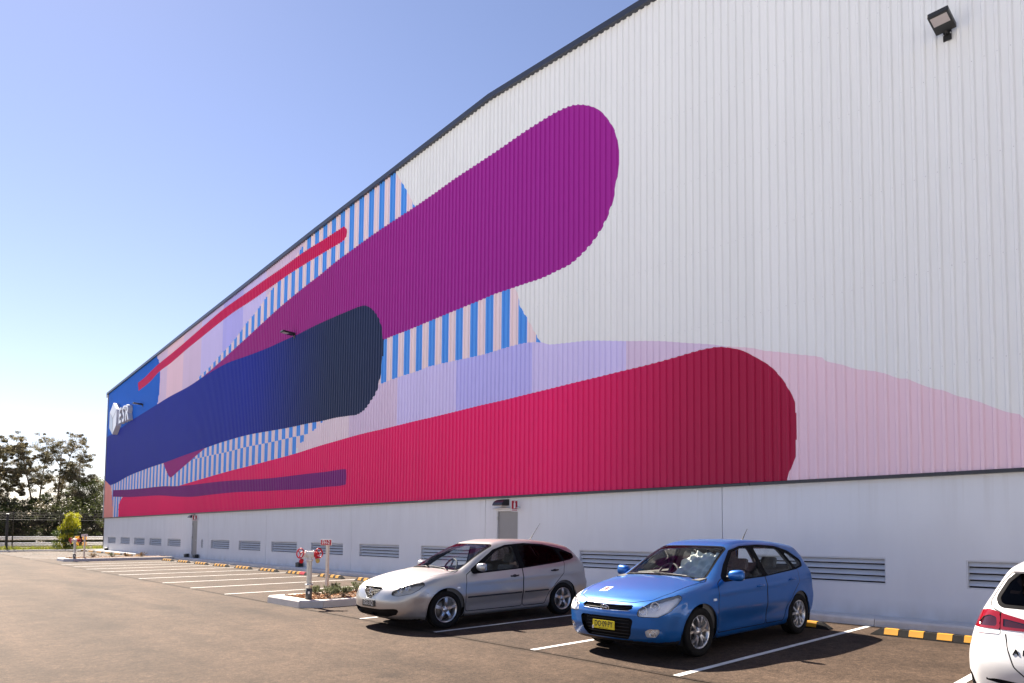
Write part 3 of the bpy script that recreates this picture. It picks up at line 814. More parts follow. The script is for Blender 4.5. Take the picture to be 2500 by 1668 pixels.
M['mulch_soil'] = mat('mulch bed', (0.10, 0.052, 0.026), 0.95, var=0.4, vscale=9, bump=0.6, bscale=25)
M['bark'] = []
for i, c in enumerate([(0.42, 0.20, 0.075), (0.30, 0.125, 0.045), (0.50, 0.27, 0.12), (0.19, 0.085, 0.035)]):
    M['bark'].append(mat('bark chip %s' % 'abcd'[i], c, 0.85, var=0.25, vscale=20))
def mulch_bed(poly, h, n, parent, seed):
    rnd = random.Random(seed)
    P = [Vector(p) for p in poly]
    cen = sum(P, Vector((0, 0))) / len(P)
    mb = MB()
    # low mound: fan of rings
    rings = [(1.0, h), (0.8, h + 0.035), (0.45, h + 0.055), (0.0, h + 0.06)]
    vs_ = []; k = len(P)
    for s, z in rings[:-1]:
        vs_ += [(*(cen + (p - cen) * s), z) for p in P]
    vs_.append((*cen, rings[-1][1]))
    fs = []
    for r in range(len(rings) - 2):
        for j in range(k): fs.append((r * k + j, r * k + (j + 1) % k, (r + 1) * k + (j + 1) % k, (r + 1) * k + j))
    for j in range(k): fs.append(((len(rings) - 2) * k + j, (len(rings) - 2) * k + (j + 1) % k, len(vs_) - 1))
    mb.add(vs_, fs, 0, True)
    mb.build('mulch_bed', M['mulch_soil'], parent)
    # chips
    xs = [p.x for p in P]; ys = [p.y for p in P]
    def inside(x, y):
        c = False
        for a, b in zip(P, P[1:] + P[:1]):
            if (a.y > y) != (b.y > y) and x < (b.x - a.x) * (y - a.y) / (b.y - a.y) + a.x: c = not c
        return c
    ch = MB(); got = 0
    while got < n:
        x, y = rnd.uniform(min(xs), max(xs)), rnd.uniform(min(ys), max(ys))
        if not inside(x, y): continue
        got += 1
        d = max(abs(x - cen.x) / (max(xs) - min(xs)), abs(y - cen.y) / (max(ys) - min(ys))) * 2
        z = h + 0.06 * (1 - min(1, d)) + rnd.uniform(0.0, 0.025)
        l, w, t = rnd.uniform(0.03, 0.085), rnd.uniform(0.010, 0.028), rnd.uniform(0.004, 0.010)
        Mx = Matrix.Translation((x, y, z)) @ Matrix.Rotation(rnd.uniform(0, 6.28), 4, 'Z') @ Matrix.Rotation(rnd.uniform(-.5, .5), 4, 'X') @ Matrix.Rotation(rnd.uniform(-.5, .5), 4, 'Y')
        ch.box(-l / 2, l / 2, -w / 2, w / 2, -t, t, rnd.randrange(4), Mx)
    o = ch.build('bark_chips', M['bark'], parent); o['kind'] = 'stuff'

def island(name, x0, x1, y0, y1, h, label, seed, nchip, m):
    t = empty(name, (0, 0, 0), 0, label, 'traffic island')
    w = 0.26; c = 0.34
    path = [(x0, y1), (x0, y0 + 0.06), (x0 + 0.06, y0), (x1 - c, y0), (x1, y0 + c), (x1, y1)]
    inner = [(x0 + w, y1), (x0 + w, y0 + w + .02), (x0 + w + .02, y0 + w), (x1 - c - 0.08, y0 + w), (x1 - w, y0 + c + 0.10), (x1 - w, y1)]
    ring_stones(path, inner, h, t, m)
    mulch_bed([inner[0], inner[1], inner[2], inner[3], inner[4], inner[5]], h - 0.02, nchip, t, seed)
    return t
island('planted_island', -15.24, -13.27, -5.80, -0.47, 0.15, 'kerbed island with bark mulch and the FH-2 post beside the silver car', 3, 2600, M['kerb_pale'])
island('planted_island', -44.0, -41.85, -5.15, -0.47, 0.15, 'far kerbed island with mulch near the far grey door', 5, 900, M['kerb'])

# bed and kerb along the far boundary
fk = bpy.data.objects.new('boundary_kerb', None); link(fk); tag(fk, kind='structure')
y = -40.0
while y < 14:
    MB().bbox(-64.78, -64.55, y + 0.005, y + 2.395, -0.02, 0.13, 0.02).build('kerb_stone', M['kerb'], fk)
    y += 2.4
tag(sheet_obj('verge', [(-130, -60), (-64.7, -60), (-64.7, 60), (-130, 60)], 0.05, M['earth']), kind='structure')

# ------------------------------------------------------------------ cars: a smooth body field is meshed, then cut along panel and glass outlines
def spl(pts):
    """smooth monotone cubic through (x, y) points, flat beyond the ends"""
    xs = np.array([p[0] for p in pts], float); ys = np.array([p[1] for p in pts], float)
    h = np.diff(xs); d = np.diff(ys) / h
    m = np.zeros(len(xs)); m[0], m[-1] = d[0], d[-1]
    for i in range(1, len(xs) - 1):
        if d[i - 1] * d[i] > 0:
            w1, w2 = 2 * h[i] + h[i - 1], h[i] + 2 * h[i - 1]
            m[i] = (w1 + w2) / (w1 / d[i - 1] + w2 / d[i])
    def f(x):
        x = np.clip(x, xs[0], xs[-1])
        i = np.clip(np.searchsorted(xs, x) - 1, 0, len(h) - 1)
        t = (x - xs[i]) / h[i]
        t2, t3 = t * t, t * t * t
        return (2*t3 - 3*t2 + 1) * ys[i] + (t3 - 2*t2 + t) * h[i] * m[i] + (-2*t3 + 3*t2) * ys[i+1] + (t3 - t2) * h[i] * m[i+1]
    return f

def smax(a, b, k):
    h = np.maximum(k - np.abs(a - b), 0.0) / k
    return np.maximum(a, b) + h * h * k * 0.25

def sstep(x, a, b):
    t = np.clip((x - a) / (b - a), 0, 1); return t * t * (3 - 2 * t)

def car_field(S):
    top, front, rear, bot = spl(S['top']), spl(S['front']), spl(S['rear']), spl(S['bot'])
    sec, taper, belt = spl(S['section']), spl(S['taper']), spl(S['belt'])
    hwW = S['W'] / 2; e = 0.004
    fo, wb, b0 = S['fo'], S['wb'], S['belt0']
    def F(P):
        u, y, z = P[..., 0], np.abs(P[..., 1]), P[..., 2]
        y2 = y * y
        crown = S['crown']
        zt = z + crown * y2
        # top sheet (bonnet, windscreen, roof); glass bows in plan
        ut = u - S['bow'] * y2 * (1 - sstep(u, 1.3, 2.4))
        d = (top(ut + e) - top(ut - e)) / (2 * e)
        f = (zt - top(ut)) / np.sqrt(1 + d * d)
        # nose
        uf = u - S['nose_bow'] * y2 - S['nose_bow4'] * y2 * y2
        d = (front(z + e) - front(z - e)) / (2 * e)
        f = smax(f, (front(z) - uf) / np.sqrt(1 + d * d), S['k_nose'])
        # tail
        ur = u + S['tail_bow'] * y2 + S['tail_bow4'] * y2 * y2
        d = (rear(z + e) - rear(z - e)) / (2 * e)
        f = smax(f, (ur - rear(z)) / np.sqrt(1 + d * d), S['k_tail'])
        # sides
        zz = z - (belt(u) - b0) * sstep(z, 0.45, b0)
        hw = sec(zz) * taper(u) * hwW
        d = (sec(zz + e) - sec(zz - e)) / (2 * e) * hwW
        for ax in (fo, fo + wb):
            r = np.sqrt((u - ax) ** 2 + (z - S['wr']) ** 2)
            hw = hw + S['flare'] * np.exp(-((r - S['arch']) / 0.07) ** 2) * sstep(z, 0.15, 0.3)
        for (z0, amp, wd) in S['creases']:
            cz = z0 + S['crease_slope'] * (u - 2.2)
            hw = hw + amp * np.exp(-((z - cz) / wd) ** 2) * sstep(u, 0.9, 1.5) * (1 - sstep(u, S['L'] - 0.55, S['L'] - 0.2))
        f = smax(f, (y - hw) / np.sqrt(1 + d * d), S['k_side'])
        f = smax(f, bot(u) - z, 0.05)
        return f
    return F

def surface_nets(F, lo, hi, h):
    n = [int(math.ceil((b - a) / h)) + 1 for a, b in zip(lo, hi)]
    ax = [lo[i] + h * np.arange(n[i]) for i in range(3)]
    G = np.stack(np.meshgrid(*ax, indexing='ij'), -1)
    V = F(G)
    S = V < 0
    c = [S[i:n[0]-1+i, j:n[1]-1+j, k:n[2]-1+k] for i in (0, 1) for j in (0, 1) for k in (0, 1)]
    cnt = sum(q.astype(np.int8) for q in c)
    mixed = (cnt > 0) & (cnt < 8)
    idx = -np.ones(mixed.shape, np.int64); cells = np.argwhere(mixed)
    idx[mixed] = np.arange(len(cells))
    acc = np.zeros((len(cells), 3)); num = np.zeros(len(cells))
    ci, cj, ck = cells.T
    corner = [(i, j, k) for i in (0, 1) for j in (0, 1) for k in (0, 1)]
    for a in range(8):
        for b in range(a + 1, 8):
            A, B = corner[a], corner[b]
            if sum(abs(p - q) for p, q in zip(A, B)) != 1: continue
            va = V[ci + A[0], cj + A[1], ck + A[2]]; vb = V[ci + B[0], cj + B[1], ck + B[2]]
            m = (va < 0) != (vb < 0)
            t = np.where(m, va / np.where(m, va - vb, 1), 0)[:, None]
            p = np.array(A) + t * (np.array(B) - np.array(A))
            acc += np.where(m[:, None], p, 0); num += m
    verts = np.array(lo) + h * (cells + acc / num[:, None])
    quads = []
    for axis in range(3):
        o = [q for q in range(3) if q != axis]
        sl0 = [slice(None)] * 3; sl1 = [slice(None)] * 3
        sl0[axis] = slice(0, n[axis] - 1); sl1[axis] = slice(1, n[axis])
        for q in o: sl0[q] = slice(1, n[q] - 1); sl1[q] = slice(1, n[q] - 1)
        e = S[tuple(sl0)] != S[tuple(sl1)]
        pos = np.argwhere(e)
        for q in o: pos[:, q] += 1
        d1 = np.zeros(3, int); d2 = np.zeros(3, int); d1[o[0]] = 1; d2[o[1]] = 1
        g = lambda r: idx[tuple(r.T)]
        a, b, c2, d = g(pos - d1 - d2), g(pos - d2), g(pos), g(pos - d1)
        inside = S[tuple(pos.T)]
        flip = inside if axis != 1 else ~inside
        qd = np.stack([a, b, c2, d], 1)
        qd[~flip] = qd[~flip][:, ::-1]
        quads.append(qd)
    Q = np.concatenate(quads)
    Q = Q[(Q >= 0).all(1)]
    return verts, Q

def grad(F, P, e=0.006):
    g = np.empty_like(P)
    for i in range(3):
        d = np.zeros(3); d[i] = e
        g[:, i] = (F(P + d) - F(P - d)) / (2 * e)
    return g

class Shell:
    """triangle soup with labels that can be cut along scalar fields"""
    def __init__(s, F, lo, hi, h):
        s.F = F
        V, Q = surface_nets(F, lo, hi, h)
        for _ in range(5):
            g = grad(F, V, 0.004); g2 = (g * g).sum(1)
            V = V - np.clip(F(V) / np.maximum(g2, 0.3), -h, h)[:, None] * g
        V[np.abs(V[:, 1]) < h * 0.75, 1] = 0.0
        T = np.concatenate([Q[:, [0, 1, 2]], Q[:, [0, 2, 3]]])
        V = V.copy(); V[V[:, 1] < 0, 1] = 0.0
        s.V = V; s.T = T
        n = grad(F, V); n /= np.maximum(np.linalg.norm(n, axis=1), 1e-9)[:, None]
        n[V[:, 1] == 0.0, 1] = 0.0
        n /= np.maximum(np.linalg.norm(n, axis=1), 1e-9)[:, None]
        s.N = n
        fn = np.cross(V[T[:, 1]] - V[T[:, 0]], V[T[:, 2]] - V[T[:, 0]])
        bad = (fn * n[T[:, 0]]).sum(1) < 0
        s.T[bad] = s.T[bad][:, ::-1]
        area = np.linalg.norm(fn, axis=1)
        s.T = s.T[area > 1e-10]
        s.L = np.zeros(len(s.T), np.int64)
        s.names = ['body']
    def lab(s, name):
        if name not in s.names: s.names.append(name)
        return s.names.index(name)
    def cut(s, phi, valid, name, only=None):
        """label the region phi < 0; triangles are split on the outline"""
        p = phi(s.V); ok = valid(s.V, s.N)
        T = s.T
        el = ok[T].all(1)
        if only is not None:
            el &= np.isin(s.L, [s.names.index(q) for q in only if q in s.names])
        sg = p[T] < 0
        c = sg.sum(1)
        full = el & (c == 3)
        mix = el & (c > 0) & (c < 3)
        newlab = s.lab(name)
        keepT = [T[~mix]]; keepL = [np.where(full, newlab, s.L)[~mix]]
        if mix.any():
            Tm = T[mix]; sm = sg[mix]; lm = s.L[mix]
            odd = np.where(sm.sum(1) == 1, np.argmax(sm, 1), np.argmin(sm, 1))   # the lone corner
            lone_in = sm.sum(1) == 1
            r = np.arange(len(Tm))
            a, b, c2 = Tm[r, odd], Tm[r, (odd + 1) % 3], Tm[r, (odd + 2) % 3]
            def mid(i, j):
                t = (p[i] / (p[i] - p[j]))[:, None]
                P = s.V[i] + t * (s.V[j] - s.V[i]); N = s.N[i] + t * (s.N[j] - s.N[i])
                return P, N / np.maximum(np.linalg.norm(N, axis=1), 1e-9)[:, None]
            P1, N1 = mid(a, b); P2, N2 = mid(a, c2)
            base = len(s.V)
            i1 = base + np.arange(len(Tm)); i2 = i1 + len(Tm)
            s.V = np.concatenate([s.V, P1, P2]); s.N = np.concatenate([s.N, N1, N2])
            la = np.where(lone_in, newlab, lm); lb = np.where(lone_in, lm, newlab)
            keepT += [np.stack([a, i1, i2], 1), np.stack([i1, b, c2], 1), np.stack([i1, c2, i2], 1)]
            keepL += [la, lb, lb]
        s.T = np.concatenate(keepT); s.L = np.concatenate(keepL)
    def drop(s, name):
        if name in s.names:
            k = s.L != s.names.index(name); s.T = s.T[k]; s.L = s.L[k]

def rpoly(pts, r=0.03):
    """signed distance to a polygon with rounded corners (shrunk by r, then grown)"""
    P = np.array(pts, float)
    # shrink by moving edges inwards
    area = 0.5 * np.sum(P[:, 0] * np.roll(P[:, 1], -1) - np.roll(P[:, 0], -1) * P[:, 1])
    if area < 0: P = P[::-1].copy()
    n = len(P); Q = []
    for i in range(n):
        a, b, c = P[i - 1], P[i], P[(i + 1) % n]
        d1 = (b - a) / np.linalg.norm(b - a); d2 = (c - b) / np.linalg.norm(c - b)
        n1 = np.array([-d1[1], d1[0]]); n2 = np.array([-d2[1], d2[0]])
        k = 1 + n1 @ n2
        Q.append(b + (n1 + n2) / max(k, 0.25) * r)
    Q = np.array(Q); A, B = Q, np.roll(Q, -1, axis=0)
    def f(x, y):
        d = np.full(x.shape, 1e9); s = np.zeros(x.shape, bool)
        for a, b in zip(A, B):
            e = b - a; wx, wy = x - a[0], y - a[1]
            t = np.clip((wx * e[0] + wy * e[1]) / (e @ e), 0, 1)
            d = np.minimum(d, (wx - t * e[0]) ** 2 + (wy - t * e[1]) ** 2)
            if a[1] != b[1]:
                s ^= ((a[1] > y) != (b[1] > y)) & (x < e[0] * (y - a[1]) / e[1] + a[0])
        return np.where(s, -np.sqrt(d), np.sqrt(d)) - r
    return f

def side(pts, r=0.03, g=0.0):
    f = rpoly(pts, r); return lambda V: f(V[:, 0], V[:, 2]) + g
def frontv(pts, r=0.03, g=0.0):
    f = rpoly(pts, r); return lambda V: f(V[:, 1], V[:, 2]) + g
def topv(pts, r=0.03, g=0.0):
    f = rpoly(pts, r); return lambda V: f(V[:, 0], V[:, 1]) + g
def quarter(pts, r=0.02, th=40, g=0.0):
    """seen from the front corner, th degrees round from straight ahead; a runs outwards"""
    f = rpoly(pts, r); c, s_ = math.cos(rad(th)), math.sin(rad(th))
    return lambda V: f(V[:, 1] * c + V[:, 0] * s_, V[:, 2]) + g
SIDE = lambda V, N: N[:, 1] > 0.30
FRONT = lambda V, N: (N[:, 0] < -0.12)
REAR = lambda V, N: (N[:, 0] > 0.12)
TOP = lambda V, N: N[:, 2] > 0.15
def both(a, b): return lambda V, N: a(V, N) & b(V, N)

def shell_mesh(name, sh, labels, mats, parent, mirror='both', push=0.0, skirt=False, off=None):
    """object made from the labelled faces; mirror = 'both' (centre part), 'L' (+y) or 'R' (-y)"""
    ids = [sh.names.index(l) for l in labels if l in sh.names]
    sel = np.isin(sh.L, ids)
    if not sel.any(): return None
    T = sh.T[sel]
    used, inv = np.unique(T, return_inverse=True)
    T = inv.reshape(-1, 3)
    # weld coincident points so outlines stay closed
    V = sh.V[used]; N = sh.N[used]
    key = np.round(V * 20000).astype(np.int64)
    _, first, inv2 = np.unique(key, axis=0, return_index=True, return_inverse=True)
    inv2 = inv2.reshape(-1)
    V, N, T = V[first], N[first], inv2[T]
    T = T[(T[:, 0] != T[:, 1]) & (T[:, 1] != T[:, 2]) & (T[:, 0] != T[:, 2])]
    V0 = V
    if push: V = V - N * push
    if off is not None: V = V + np.array(off)
    if skirt and push:
        e = np.sort(np.concatenate([T[:, [0, 1]], T[:, [1, 2]], T[:, [2, 0]]]), axis=1)
        ue, cn = np.unique(e, axis=0, return_counts=True)
        be = ue[cn == 1]
        be = be[~((V0[be[:, 0], 1] == 0) & (V0[be[:, 1], 1] == 0))]
        nb = len(V)
        V = np.concatenate([V, V0]); N = np.concatenate([N, N])
        sk = np.concatenate([np.stack([be[:, 0], be[:, 1], be[:, 1] + nb], 1), np.stack([be[:, 0], be[:, 1] + nb, be[:, 0] + nb], 1)])
        T = np.concatenate([T, sk])
    if mirror in ('both', 'R'):
        Vm, Nm, Tm = V * [1, -1, 1], N * [1, -1, 1], T[:, ::-1]
        if mirror == 'R': V, N, T = Vm, Nm, Tm
        else:
            T = np.concatenate([T, Tm + len(V)]); V = np.concatenate([V, Vm]); N = np.concatenate([N, Nm])
    me = bpy.data.meshes.new(name)
    me.vertices.add(len(V)); me.vertices.foreach_set('co', V.astype(np.float32).ravel())
    me.loops.add(len(T) * 3); me.loops.foreach_set('vertex_index', T.astype(np.int32).ravel())
    me.polygons.add(len(T)); me.polygons.foreach_set('loop_start', (np.arange(len(T)) * 3).astype(np.int32))
    me.polygons.foreach_set('loop_total', np.full(len(T), 3, np.int32))
    me.update(calc_edges=True)
    me.polygons.foreach_set('use_smooth', np.ones(len(T), bool))
    for m in (mats if isinstance(mats, (list, tuple)) else [mats]): me.materials.append(m)
    me.normals_split_custom_set_from_vertices(N.astype(np.float32))
    o = bpy.data.objects.new(name, me); link(o, parent)
    return o

def paint_mat(name, col, flake=0.35, rough=0.42, metal=0.30):
    m = mat(name, col, rough, metal, 0.5, var=0.05, vscale=400, coat=0.55, coat_rough=0.03)
    return m

M['car_glass'] = glass_mat('car glass', (0.90, 0.93, 0.92), 0.85, 1.25)
M['car_glass_dark'] = glass_mat('tinted car glass', (0.16, 0.14, 0.15), 0.45, 1.30)
M['lamp_glass'] = glass_mat('lamp cover', (0.95, 0.95, 0.96), 1.0, 1.25)
M['cabin'] = mat('cabin trim', (0.10, 0.098, 0.095), 0.8, var=0.2)
M['seat_cloth'] = mat('seat cloth', (0.10, 0.098, 0.10), 0.9, var=0.3, vscale=30)
M['well'] = mat('wheel well', (0.008, 0.008, 0.008), 0.9, var=0.2)
M['gap'] = mat('panel gap', (0.006, 0.006, 0.007), 0.8, var=0.1)
M['lamp_red'] = mat('tail lamp red', (0.19, 0.002, 0.004), 0.12, var=0.05, coat=1.0)
M['lamp_dark'] = mat('tail lamp smoked', (0.035, 0.002, 0.003), 0.12, var=0.05, coat=1.0)
M['lamp_amber'] = mat('indicator amber', (0.85, 0.42, 0.16), 0.3, var=0.1, coat=0.6)
M['lamp_bowl'] = mat('lamp reflector', (0.85, 0.85, 0.86), 0.35, 0.05, var=0.1)
M['lamp_haze'] = mat('hazed lamp plastic', (0.62, 0.56, 0.46), 0.22, 0.2, var=0.12, vscale=8, coat=0.8)
M['disc'] = mat('brake disc', (0.20, 0.19, 0.18), 0.5, 0.8, var=0.2)
M['grille_mesh'] = mat('grille black', (0.008, 0.008, 0.009), 0.7, spec=0.1, var=0.2, vscale=60)

def make_wheel(parent, loc, side_, R, w, spokes, style):
    t = empty('wheel', loc, 0, parent=parent)
    s = side_
    ty = MB()
    rr = R * 0.67
    prof = [(rr, -w*.42), (rr + .012, -w*.48), (R*.80, -w*.52), (R*.93, -w*.49), (R*.985, -w*.42), (R, -w*.30), (R, -w*.06), (R-.006, -w*.055), (R-.006, -w*.04), (R, -w*.035),
            (R, w*.035), (R-.006, w*.04), (R-.006, w*.055), (R, w*.06), (R, w*.30), (R*.985, w*.42), (R*.93, w*.49), (R*.80, w*.52), (rr + .012, w*.48), (rr, w*.42)]
    ty.lathe(prof, 48, 'y')
    ty.build('tyre', M['rubber'], t)
    rim = MB()
    rp = [(rr - .045, -w*.40), (rr - .03, -w*.2), (rr - .03, w*.15), (rr - .018, w*.36), (rr - .004, w*.44), (rr + .004, w*.445), (rr + .004, w*.40)]
    rim.lathe([(r, s * h) for r, h in rp], 48, 'y')
    yo = s * w * 0.36
    hub = 0.068
    rim.lathe([(0.0, yo + s*.010), (0.025, yo + s*.012), (0.030, yo + s*.006), (hub, yo), (hub, yo - s*.04)], 24, 'y')
    for k in range(spokes):
        a0 = 2 * math.pi * k / spokes + 0.3
        def P(r, da, dy): return (r * math.cos(a0 + da), yo + s * dy, r * math.sin(a0 + da))
        legs = [(0.0, 0.0, 0.036, 0.030)] if style == 'five' else [(0.10, 0.30, 0.020, 0.017), (-0.10, -0.30, 0.020, 0.017)]
        for d0, d1, w0, w1 in legs:
            r0, r1 = hub * 0.7, rr - 0.010
            vs_ = []
            for i in range(5):
                q = i / 4; r = r0 + (r1 - r0) * q
                da = d0 + (d1 - d0) * q; ww = (w0 + (w1 - w0) * q)
                if style == 'five': ww *= 1 - 0.35 * math.sin(math.pi * min(q * 1.1, 1)) + 0.25 * q
                dy = 0.012 * math.sin(math.pi * q) + 0.010 * q
                h = ww / r
                vs_ += [P(r, da - h, dy - 0.030), P(r, da - h * .82, dy), P(r, da + h * .82, dy), P(r, da + h, dy - 0.030)]
            fs = []
            for i in range(4):
                for j in range(3): fs.append((i*4+j, i*4+j+1, (i+1)*4+j+1, (i+1)*4+j))
            rim.add(vs_, fs)
    for k in range(5):
        a = 2 * math.pi * k / 5
        rim.lathe([(0.0, yo + s*.004), (0.008, yo + s*.004), (0.008, yo - s*.01)], 8, 'y', 1, Matrix.Translation((0.045 * math.cos(a), 0, 0.045 * math.sin(a))))
    rim.build('rim', [M['alloy'], M['gap']], t)
    dk = MB(); dk.lathe([(0.02, s*w*.05), (R*.48, s*w*.05), (R*.48, s*w*-.02)], 32, 'y')
    dk.build('brake_disc', M['disc'], t)
    bk = MB(); bk.lathe([(0.0, -s*w*.12), (rr - .03, -s*w*.12)], 32, 'y')
    bk.build('hub_back', M['well'], t)
    return t

def make_mirror(parent, loc, s, m_paint, size=(0.075, 0.115, 0.075), stalk=0.09):
    t = empty('wing_mirror', loc, 0, parent=parent)
    bm = bmesh.new(); bmesh.ops.create_uvsphere(bm, u_segments=20, v_segments=14, radius=1.0)
    for v in bm.verts:
        x, y, z = v.co
        f = lambda q, p: math.copysign(abs(q) ** p, q)
        x, y, z = f(x, .75), f(y, .72), f(z, .72)
        if x > 0.25: x = 0.25 + (x - .25) * 0.15          # flat glass side faces the rear
        v.co = Vector((x * size[0] * (1 - 0.15 * y), s * (stalk + size[1] + y * size[1]), z * size[2] * (1 + 0.10 * y)))
    MB().bm(bm, 0, None, True).build('mirror_shell', m_paint, t); bm.free()
    MB().tube([(0.02, -s * 0.03, -0.045), (0.01, s * 0.05, -0.035), (0.0, s * (stalk + .05), -0.02)], [0.032, 0.026, 0.024], 10).build('mirror_arm', M['black_plastic'], t)
    MB().bbox(size[0] * .36, size[0] * .44, min(s*(stalk+.02), s*(stalk+2*size[1]-.02)), max(s*(stalk+.02), s*(stalk+2*size[1]-.02)), -size[2]*.75, size[2]*.75, .003).build('mirror_glass', M['chrome'], t)
    return t

def plate(parent, loc, rz, txt, m_base, m_txt, w=0.372, h=0.107, tilt=0.0, sub=None, xs=0.72):
    t = empty('number_plate', loc, rz, parent=parent)
    t.rotation_euler = (tilt, 0, rz)
    MB().bbox(-w/2, w/2, -0.004, 0.0, -h/2, h/2, 0.002).build('plate_base', m_base, t)
    me = text_mesh(txt, h * 0.95, 0.0006, bold=0.0012, xs=xs)
    for v in me.vertices: v.co = Vector((v.co.x, -0.0050 - v.co.z, v.co.y + h * 0.05))
    obj('plate_lettering', me, m_txt, t)
    if sub:
        me = text_mesh(sub, h * 0.14, 0.0004, xs=1.1)
        for v in me.vertices: v.co = Vector((v.co.x, -0.0050 - v.co.z, v.co.y - h * 0.40))
        obj('plate_caption', me, m_txt, t)
    return t

def build_car(S, name, label, cat='car'):
    """car-local frame: x = 0 at the nose, grows to the tail; +y is one flank; z up"""
    root = empty(name, (0, 0, 0), 0, label, cat, S.get('group'))
    F = car_field(S)
    h = S.get('res', 0.022)
    sh = Shell(F, (-0.06, -h * 1.5, 0.10), (S['L'] + 0.06, S['W'] / 2 + 0.06, S['H'] + 0.06), h)
    for axu in (S['fo'], S['fo'] + S['wb']):
        ar = S['arch']; wr = S['wr']
        sh.cut(lambda V: np.sqrt((V[:, 0] - axu) ** 2 + (np.maximum(V[:, 2], -1) - wr) ** 2) - ar, lambda V, N: (V[:, 1] > S['W'] / 2 - 0.32), 'arch')
    sh.drop('arch')
    for args in S['cuts']:
        sh.cut(*args)
    paint = S['paint']
    done = set()
    for (nm, labels, m, mode, push, skirt) in S['parts']:
        if mode == 'LR':
            for md in ('L', 'R'): shell_mesh(nm, sh, labels, m, root, md, push, skirt)
        else: shell_mesh(nm, sh, labels, m, root, mode, push, skirt)
        done |= set(labels)
    # lining: inner skin with the glass left out
    Fi = lambda P: F(P) + 0.045
    si = Shell(Fi, (0.9, -h * 1.5, 0.30), (S['L'] - 0.05, S['W'] / 2, S['H']), 0.04)
    for (phi, valid) in S['glass_cuts']:
        si.cut(phi, valid, 'hole')
    si.drop('hole')
    si.T = si.T[:, ::-1]; si.N = -si.N
    shell_mesh('cabin_lining', si, ['body'], M['cabin'], root)
    # wheel wells and floor
    for axu in (S['fo'], S['fo'] + S['wb']):
        for s in (1, -1):
            mb = MB(); n = 20; ar = S['arch'] + 0.015
            y0, y1 = S['W'] / 2 - 0.30, S['W'] / 2 - 0.035
            pv = []
            for i in range(n + 1):
                a = math.pi * (-0.12 + 1.24 * i / n)
                pv.append((axu + ar * math.cos(a), S['wr'] + ar * math.sin(a)))
            vs_ = [(p[0], s * y0, p[1]) for p in pv] + [(p[0], s * y1, p[1]) for p in pv]
            mb.add(vs_, [(i, i + 1, n + 2 + i, n + 1 + i) for i in range(n)], 0, True)
            mb.add([(p[0], s * y0, p[1]) for p in pv], [tuple(range(n + 1))])
            mb.build('wheel_well', M['well'], root)
            make_wheel(root, (axu, s * (S['W'] / 2 - S['ww'] / 2 - 0.022), S['wr']), s, S['wr'], S['ww'], S['spokes'], S['rim_style'])
    MB().box(S['fo'] + S['arch'] + .05, S['fo'] + S['wb'] - S['arch'] - .05, -S['W'] / 2 + .12, S['W'] / 2 - .12, 0.20, 0.24).build('floor_pan', M['well'], root)
    # cabin: dash, wheel, seats
    D = S['cabin']
    dsh = MB(); dsh.prism([(D['dash'], 0.55), (D['dash'] - 0.12, D['dash_z'] - 0.02), (D['dash'] + 0.05, D['dash_z']), (D['dash'] + 0.42, D['dash_z'] - 0.04), (D['dash'] + 0.52, D['dash_z'] - 0.14), (D['dash'] + 0.45, 0.45)], 'y', -S['W'] / 2 + .17, S['W'] / 2 - .17)
    dsh.build('dashboard', M['cabin'], root)
    st = empty('steering_wheel', (D['dash'] + 0.62, 0.36, D['dash_z'] - 0.03), 0, parent=root)
    st.rotation_euler = (0, rad(-65), 0)
    w = MB(); w.tube([(0.185 * math.cos(a), 0.185 * math.sin(a), 0) for a in np.linspace(0, 2 * math.pi, 28, endpoint=False)], 0.016, 8, closed=True)
    w.tube([(-0.17, 0, 0), (0.17, 0, 0)], 0.018, 6); w.tube([(0, 0, 0), (0, -0.17, 0)], 0.018, 6)
    w.lathe([(0.0, 0.02), (0.05, 0.018), (0.06, -0.02)], 16, 'z')
    w.build('wheel_rim', M['cabin'], st)
    for sx, row in ((D['dash'] + 0.98, 'front'), (D['dash'] + 1.85, 'rear')):
        for sy in (-0.36, 0.36):
            se = empty('seat', (sx, sy, 0.30), 0, parent=root)
            MB().bbox(-0.25, 0.28, -0.24, 0.24, 0.0, 0.20, 0.05).build('cushion', M['seat_cloth'], se)
            R1 = Matrix.Translation((0.26, 0, 0.14)) @ Matrix.Rotation(rad(17), 4, 'Y')
            MB().bbox(-0.06, 0.07, -0.23, 0.23, 0.0, 0.56, 0.05, 0, R1).build('backrest', M['seat_cloth'], se)
            MB().bbox(-0.045, 0.045, -0.13, 0.13, 0.60, 0.78, 0.04, 0, R1).build('headrest', M['seat_cloth'], se)
    # hardware
    S['extras'](root, F, sh)
    root.location = S['loc']; root.rotation_euler = (0, 0, S['rz']); root.scale = S['scale']
    return root

def surf_y(F, u, z, y0=0.2, y1=1.1):
    """half width of the body at (u, z)"""
    ys = np.linspace(y0, y1, 400)
    f = F(np.stack([np.full(400, u), ys, np.full(400, z)], -1))
    i = np.argmax(f > 0); return ys[i]
def surf_u(F, y, z, u0=-0.1, u1=1.5, n=800):
    us = np.linspace(u0, u1, n)
    f = F(np.stack([us, np.full(n, y), np.full(n, z)], -1))
    i = np.argmax(f < 0); return us[i]
def surf_z(F, u, y, z0=0.6, z1=1.7, n=800):
    zs = np.linspace(z1, z0, n)
    f = F(np.stack([np.full(n, u), np.full(n, y), zs], -1))
    i = np.argmax(f < 0); return zs[i]

